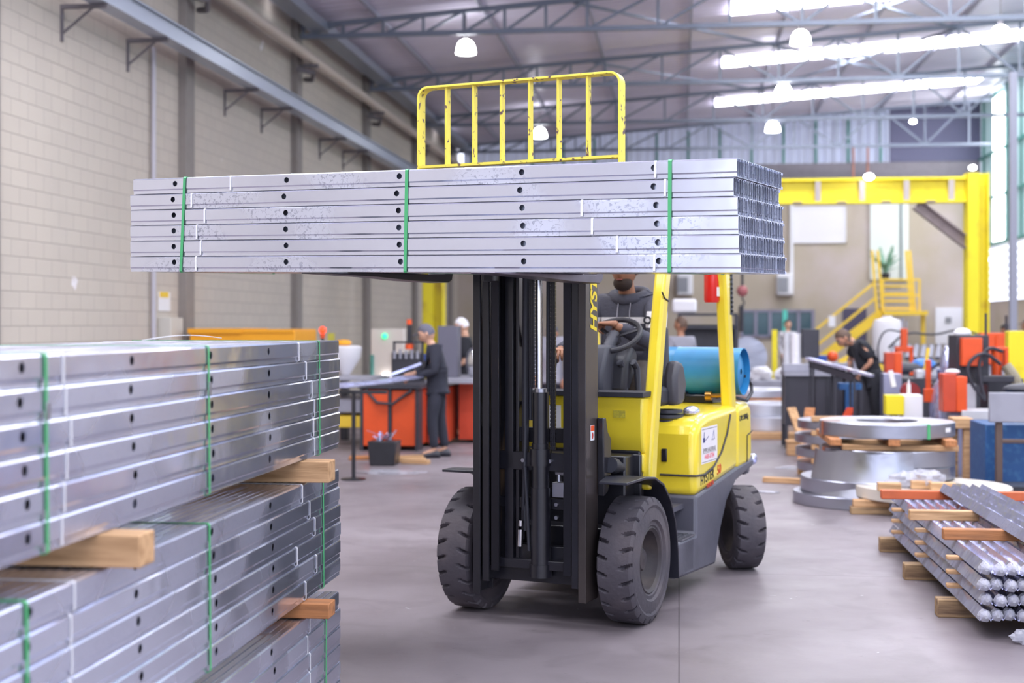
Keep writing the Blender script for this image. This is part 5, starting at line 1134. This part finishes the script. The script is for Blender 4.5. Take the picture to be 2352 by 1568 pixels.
machine(2225, 15.2, 'dark press with an orange box, hoses and grey column at right', [('upper_housing', 'b', DRK, (-.15, .20, -.1, .4, .95, 1.50)), ('orange_box', 'b', ORA, (-.12, .10, -.24, -.1, 1.16, 1.47)), ('column', 'b', LGR, (-.04, .06, -.1, .1, .3, 1.2)), ('hose', 't', DRK, ([(.32, -.2, 1.32), (.15, -.25, 1.38), (.05, -.25, 1.2), (.08, -.25, .95), (.12, -.25, .8)], .02), ([(.3, -.2, 1.18), (.1, -.3, 1.33), (-.08, -.3, 1.2), (-.06, -.3, 1.0), (.12, -.25, .78)], .02)),
        ('top_cover', 's', WHC, ((-.05, .1, 1.52), (.1, .1, .06))), ('arm', 'b', DRK, (.1, .45, -.2, .1, .98, 1.05)), ('base', 'b', GRY, (-.2, .3, -.1, .4, 0, .4))])
machine(2285, 15.6, 'orange pneumatic cylinder unit next to the dark press', [('cylinder', 'c', ORA, ((.02, 0, 1.02), (.02, 0, 1.34), .06), ((.02, 0, 1.34), (.02, 0, 1.5), .02)), ('bracket', 'b', ORA, (-.08, .14, -.06, .06, 1.32, 1.36), (.1, .14, -.06, .06, 1.1, 1.34)), ('pipe', 'c', DRK, ((-.1, 0, 1.0), (-.1, 0, 1.75), .015)), ('hose_bundle', 't', mat('hose_beige', '9c927e', .7), ([(.1, -.1, 1.15), (.2, -.15, 1.0), (.25, -.1, .85)], .06)), ('body', 'b', DRK, (-.1, .3, -.1, .3, 0, 1.0))])
machine(2192, 14.6, 'orange cabinet on a lavender grey machine base at right', [('orange_cabinet', 'b', ORD, (-.14, .0, -.12, .15, .68, 1.09)), ('orange_side', 'b', ORA, (.0, .11, -.12, .15, .68, 1.06)), ('machine_base', 'b', mat('lavender_grey', '8a8ba8', .5, var=.2), (-.05, .32, -.05, .5, 0, .68)), ('ledge', 'b', LGR, (.05, .5, -.15, .3, .60, .70)), ('post', 'b', LGR, (.28, .35, -.1, .0, 0, .62)), ('white_rag', 's', WHC, ((-.02, 0, 1.11), (.08, .08, .03)))])
machine(2330, 16.5, 'broad yellow steel column section at the far right edge', [('column', 'b', GYEL, (-.09, .12, -.1, .1, .62, 1.54)), ('foot', 'b', DRK, (-.2, .2, -.15, .15, 0, .62))], 'column', 'yellow_column')
machine(2352, 13.0, 'blue scratched machine with a grey guard plate at the right edge', [('guard_plate', 'b', GRY, (-.40, .6, -.35, -.3, .70, .98)), ('blue_body', 'b', BLU, (-.38, .8, -.1, .6, 0.02, .66)), ('brown_frame', 'b', mat('frame_brown', '5f4c46', .6), (-.33, -.27, -.32, -.26, 0, .70), (-.3, .6, -.32, -.28, .50, .54)), ('dark_parts', 's', DRK, ((.05, 0, 1.0), (.25, .15, .06)))])
fr = thing('timber_rack', 'wooden post frame standing behind the flat coil', 'wooden frame', PX(2212, 13.9)); MB().box(-.0, .085, -.04, .04, 0, .55).build('post', WOOD, fr); MB().box(-.085, -.03, .1, .18, 0, .55).build('post', WOODD, fr); MB().box(-.11, .09, -.06, .22, .55, .66).build('head_block', WOOD, fr, bev=.01)
o = MB().bar((-.2, 0, .05), (.35, 0, .25), .08, .03).build('wood_plank', WOODD, None, PX(2325, 12.2, 0)); tag(o, 'worn plank leaning at the foot of the blue machine', 'plank')
o = MB().box(-.2, .3, -.2, .2, 0, .2).build('black_crate', BLK, None, PX(2345, 12.0)); tag(o, 'black crate at the foot of the blue machine, right edge', 'crate')
# ---- left background
yc_ = thing('orange_container', 'low orange-yellow container whose top shows above the left stack', 'container', PX(585, 20.5, 0, 0))
OY = mat('container_orange', 'f0a51e', .45)
MB().box(-.80, .80, -.6, .6, .2, 1.535).build('container_body', OY, yc_, bev=.01); MB().box(-.82, .0, -.64, .64, 1.49, 1.56).box(.0, .78, -.62, .62, 1.50, 1.55).build('rim', OY, yc_); MB().box(-.7, .7, -.5, .5, 0, .2).build('skid', DRK, yc_)
sl = thing('signal_lamp', 'small red warning lamp lit on a thin post left of the mast', 'signal lamp', PX(741, 19)); MB().cyl((0, 0, 0), (0, 0, 1.43), .02, 10).build('post', DRK, sl); MB().cyl((0, 0, 1.43), (0, 0, 1.49), .035, 16).build('orange_base', ORA, sl); MB().sph((0, 0, 1.54), .05, 16).build('red_lens', mat('red_light', 'ff3a18', .4, emit=1.6), sl)
MB().box(.08, .17, -.03, .03, 1.3, 1.5).box(.02, .09, -.01, .01, 1.33, 1.36).build('yellow_plate', mat('dull_yellow', 'a8a03a', .5), sl)
ow = thing('orange_workbench', 'orange sided workbench with dark top at the capped worker', 'workbench', PX(905, 17.6))
MB().box(-.34, .0, -.3, .02, .06, .78).box(.03, .34, -.28, .02, .06, .78).build('front_panel', ORA, ow, bev=.01); MB().box(-.36, .36, .05, 1.4, .06, .80).build('side_body', ORD, ow); MB().box(-.40, .42, -.34, 1.5, .80, .85).build('bench_top', DRK, ow)
MB().box(-.02, .03, -.3, .0, 0, .8).box(-.38, -.34, -.3, .0, 0, .8).box(.34, .38, -.3, .0, 0, .8).build('leg', DRK, ow); MB().tube([(-.3, -.32, .78), (-.15, -.34, .62), (.05, -.34, .6), (.3, -.32, .78)], .02, 8).build('cable', DRK, ow)
ow2 = thing('orange_machine_base', 'row of orange machine panels behind the capped worker', 'machine', PX(1012, 18.2))
MB().box(-.12, .12, -.3, .6, .05, .78).build('panel', ORD, ow2); MB().box(.2, .42, .3, 1.2, .05, .84).build('panel', ORD, ow2); MB().box(.42, .50, .3, 1.2, .05, .84).build('panel', ORA, ow2); MB().box(-.15, .5, -.3, 1.25, .84, .9).build('table_top', GRY, ow2); MB().box(-.08, .20, .2, .5, .9, 1.60).build('grey_housing', mat('housing_slate', '62606f', .5), ow2, bev=.01)
MB().sph((.42, .3, 1.1), (.13, .1, .22), 14).build('chrome_cover', CHR, ow2)
dm = thing('punching_machine', 'dark punching machine with an orange-topped cylinder left of the capped worker', 'machine', PX(935, 18.6))
MB().box(-.2, .2, -.1, .3, .84, 1.22).build('machine_body', DRK, dm, bev=.02); MB().cyl((.03, 0, 1.35), (.03, 0, 1.62), .035, 14).build('cylinder', BLK, dm); MB().cyl((.03, 0, 1.62), (.03, 0, 1.69), .037, 14).build('orange_cap', ORA, dm); MB().cyl((.03, 0, 1.28), (.03, 0, 1.35), .055, 14).build('orange_ring', ORA, dm)
MB().box(-.2, .25, .0, .04, 1.36, 1.39).box(-.2, -.17, 0, .04, 1.2, 1.39).box(.2, .23, 0, .04, .9, 1.39).build('frame', DRK, dm)
for k in range(5): MB().cyl((-.15+.08*k, -.12, 1.15), (-.15+.08*k, -.12, 1.26+.02*(k % 2)), .02, 10).build('fitting', GRY, dm)
ec = thing('control_cabinet', 'beige control cabinet with a green lamp behind the sheet table', 'cabinet', PX(890, 21))
MB().box(-.24, .28, -.1, .3, 0, 1.55).build('cabinet_body', mat('cabinet_beige', 'cdc4bd', .5), ec, bev=.01); MB().box(.09, .13, -.12, -.1, 1.0, 1.2).build('switch_strip', BRKT, ec); MB().sph((-.02, -.12, 1.44), .045, 14).build('green_lamp', mat('green_light', '30e090', .4, emit=1.3), ec); MB().cyl((-.22, -.12, 0), (-.22, -.12, 1.15), .03, 10).build('dark_pipe', GRN, ec)
MB().sph((.0, -.13, .82), .055, 14).build('white_lamp', mat('white_light', 'ffffff', .4, emit=5), ec)
tb = thing('sheet_stand', 'black stand with foot plate holding steel strips left of the capped worker', 'stand', PX(812, 14.1))
MB().cyl((0, 0, .01), (0, 0, .90), .022, 14).build('leg', BLK, tb); MB().lathe([(.001, 0), (.13, 0), (.13, .012), (.001, .02)], 24).build('foot_plate', BLK, tb); MB().box(-.15, .35, -.03, .03, .90, .93).build('cross_rail', BLK, tb)
tb2 = thing('steel_table', 'black-legged steel table behind the foot-plate stand', 'table', PX(800, 18)); 
for x in (-.25, .3):
    for y in (-.1, .9): MB().box(x-.025, x+.025, y-.025, y+.025, 0, .88).build('leg', BLK, tb2)
MB().box(-.3, .35, -.15, 1.0, .88, .91).build('table_top', GRY, tb2); MB().box(-.2, .28, 0, .8, .25, .4).build('yellow_box', SYEL, tb2); MB().box(-.22, .3, 0, .8, .45, .62).build('blue_crate', GRY, tb2)
for k in range(3):
    p0, p1 = at(786, 889-4*k, 13.9+.15*k), at(962, 866-3*k, 16.3+.15*k)
    o = MB().bar(p0, p0.lerp(p1, .5)+Vector((0, 0, -.01)), .13, .014).bar(p0.lerp(p1, .5)+Vector((0, 0, -.01)), p1, .13, .014).build('steel_strip', FILM); tag(o, 'shiny steel strip running from the foot-plate stand to the worker', 'steel strip', 'strips at the orange bench')
o = MB().bar((0, 0, 0), (.38, 0, .14), .07, .03).build('steel_part', FILM, None, Matrix.Translation(at(895, 861, 16.3))); tag(o, 'short shiny steel part in the hands of the capped worker', 'steel part')
bn = thing('scrap_bin', 'black bin filled with shiny scrap at the orange bench', 'bin', PX(883, 15.6)); MB().prism([(-.17, .28), (-.145, 0), (.145, 0), (.17, .28)], -.14, .14, 'y').build('bin_body', BLK, bn, bev=.01)
for k in range(10): q = random.Random(k); MB().bar((q.uniform(-.12, .12), q.uniform(-.1, .1), .26), (q.uniform(-.2, .2), q.uniform(-.14, .12), q.uniform(.32, .42)), .03, .004).build('scrap_piece', FILM, bn)
for px, Y, rz, lb in ((945, 15.9, .1, 'pale wood offcuts beside the scrap bin, back piece'), (955, 15.7, -.2, 'pale wood offcut beside the scrap bin, front piece'), (940, 16.2, .5, 'pale wood offcut beside the scrap bin, left piece')):
    wood(PX(px, Y, 0, rz), (.34, .09, .05), lb, WOOD, None, 'wood_offcut', 'wood offcut')
wood(PX(825, 16.2, 0, .2), (.24, .2, .04), 'orange-brown wood piece on the floor behind the foot-plate stand', WOODO, None, 'wood_offcut', 'wood offcut')
wt = thing('white_cone_tank', 'white funnel tank just right of the left stack end', 'tank', PX(792, 19, .0)); MB().lathe([(.06, .9), (.22, 1.15), (.24, 1.3), (.20, 1.32), (.001, 1.32)], 28).build('funnel', WHC, wt); MB().cyl((0, 0, 0), (0, 0, .95), .07, 14).build('stand', DRK, wt); MB().sph((-.02, 0, 1.36), (.12, .1, .05), 12).build('yellow_lid', OY, wt)

for px, Y, sx_, sy_, lb in ((1855, 15.2, .30, .22, 'crumpled clear film scrap on the floor behind the truck'), (1765, 13.0, .10, .06, 'small film scrap on the floor right of the rear wheel'), (900, 14.8, .35, .2, 'pale film scrap on the floor in front of the scrap bin')):
    o = crumple((0, 0, .006), (sx_, sy_, .012), 16, int(px)).build('film_scrap', PLAST, None, PX(px, Y), ang=20); tag(o, lb, 'plastic film')

DB = mat('deep_blue', '2c4f9e', .5)
for px, a, m_, lb in ((1843, .12, WOODO, 'reddish plank leaning below the cabinet bench, left one'), (1862, -.2, WOOD, 'pale plank leaning below the cabinet bench, middle one'), (1893, .35, ORD, 'reddish painted plank leaning below the cabinet bench, right one')):
    o = MB().bar((0, 0, 0.02), (a, .3, .62), .12, .025).build('leaning_plank', m_, None, PX(px, 15.9)); tag(o, lb, 'plank')
machine(2048, 17.0, 'lavender grey curved sheet panel standing right of the bending worker', [('sheet', 'b', mat('lavender_panel', '9a9bb5', .35, metal=.3), (-.1, .12, -.02, .3, .1, 1.0)), ('foot', 'b', DRK, (-.12, .14, -.04, .32, 0, .1))], 'screen', 'metal_screen')
machine(2095, 19.2, 'blue tool cabinet behind the white cabinet', [('cabinet', 'b', mat('cabinet_blue', '315a88', .5), (-.3, .35, -.2, .3, 0, .78)), ('vise', 'b', DRK, (-.2, .0, -.1, .1, .78, .9)), ('tray', 'b', LGR, (.05, .3, -.15, .1, .78, .83)), ('tool', 'r', ORA, ((-.05, -.1, .92), (.25, -.1, .98), .04))], 'cabinet', 'tool_cabinet')
machine(2172, 18.5, 'cluttered dark bench with blue box and red parts behind the foil reel', [('bench', 'b', DRK, (-.5, .5, -.2, .4, 0, .82)), ('blue_box', 'b', DB, (-.1, .15, -.15, .1, .82, 1.0)), ('red_part', 'b', ORD, (.18, .38, -.15, .1, .82, .98)), ('grey_gearbox', 'c', GRY, ((-.4, -.1, .92), (-.15, -.1, .92), .09)), ('lever', 'r', SYEL, ((-.3, -.1, .95), (-.25, -.1, 1.3), .04)), ('hose', 't', DRK, ([(-.3, -.15, .9), (-.1, -.2, 1.15), (.2, -.2, 1.1), (.35, -.15, .95)], .015))], 'workbench', 'cluttered_bench')
machine(2262, 19.5, 'grey and orange machine head behind the pneumatic cylinder unit', [('body', 'b', GRY, (-.4, .4, -.2, .4, 0, 1.05)), ('orange_head', 'b', ORA, (-.1, .25, -.25, 0, 1.05, 1.5)), ('white_dome', 's', WHC, ((-.25, 0, 1.2), (.13, .13, .13))), ('pipe', 'c', DRK, ((.3, 0, 1.0), (.3, 0, 1.75), .02))])
machine(1925, 22, 'low grey machine with yellow and orange knobs behind the bending worker', [('body', 'b', GRY, (-.5, .3, -.2, .4, 0, 1.0)), ('knob', 's', ORA, ((-.1, -.1, 1.1), (.09, .09, .09))), ('yellow_arm', 'r', SYEL, ((0, -.1, 1.0), (.35, -.1, 1.2), .08)), ('blue_box', 'b', DB, (-.4, -.2, -.25, .0, 1.0, 1.12))])
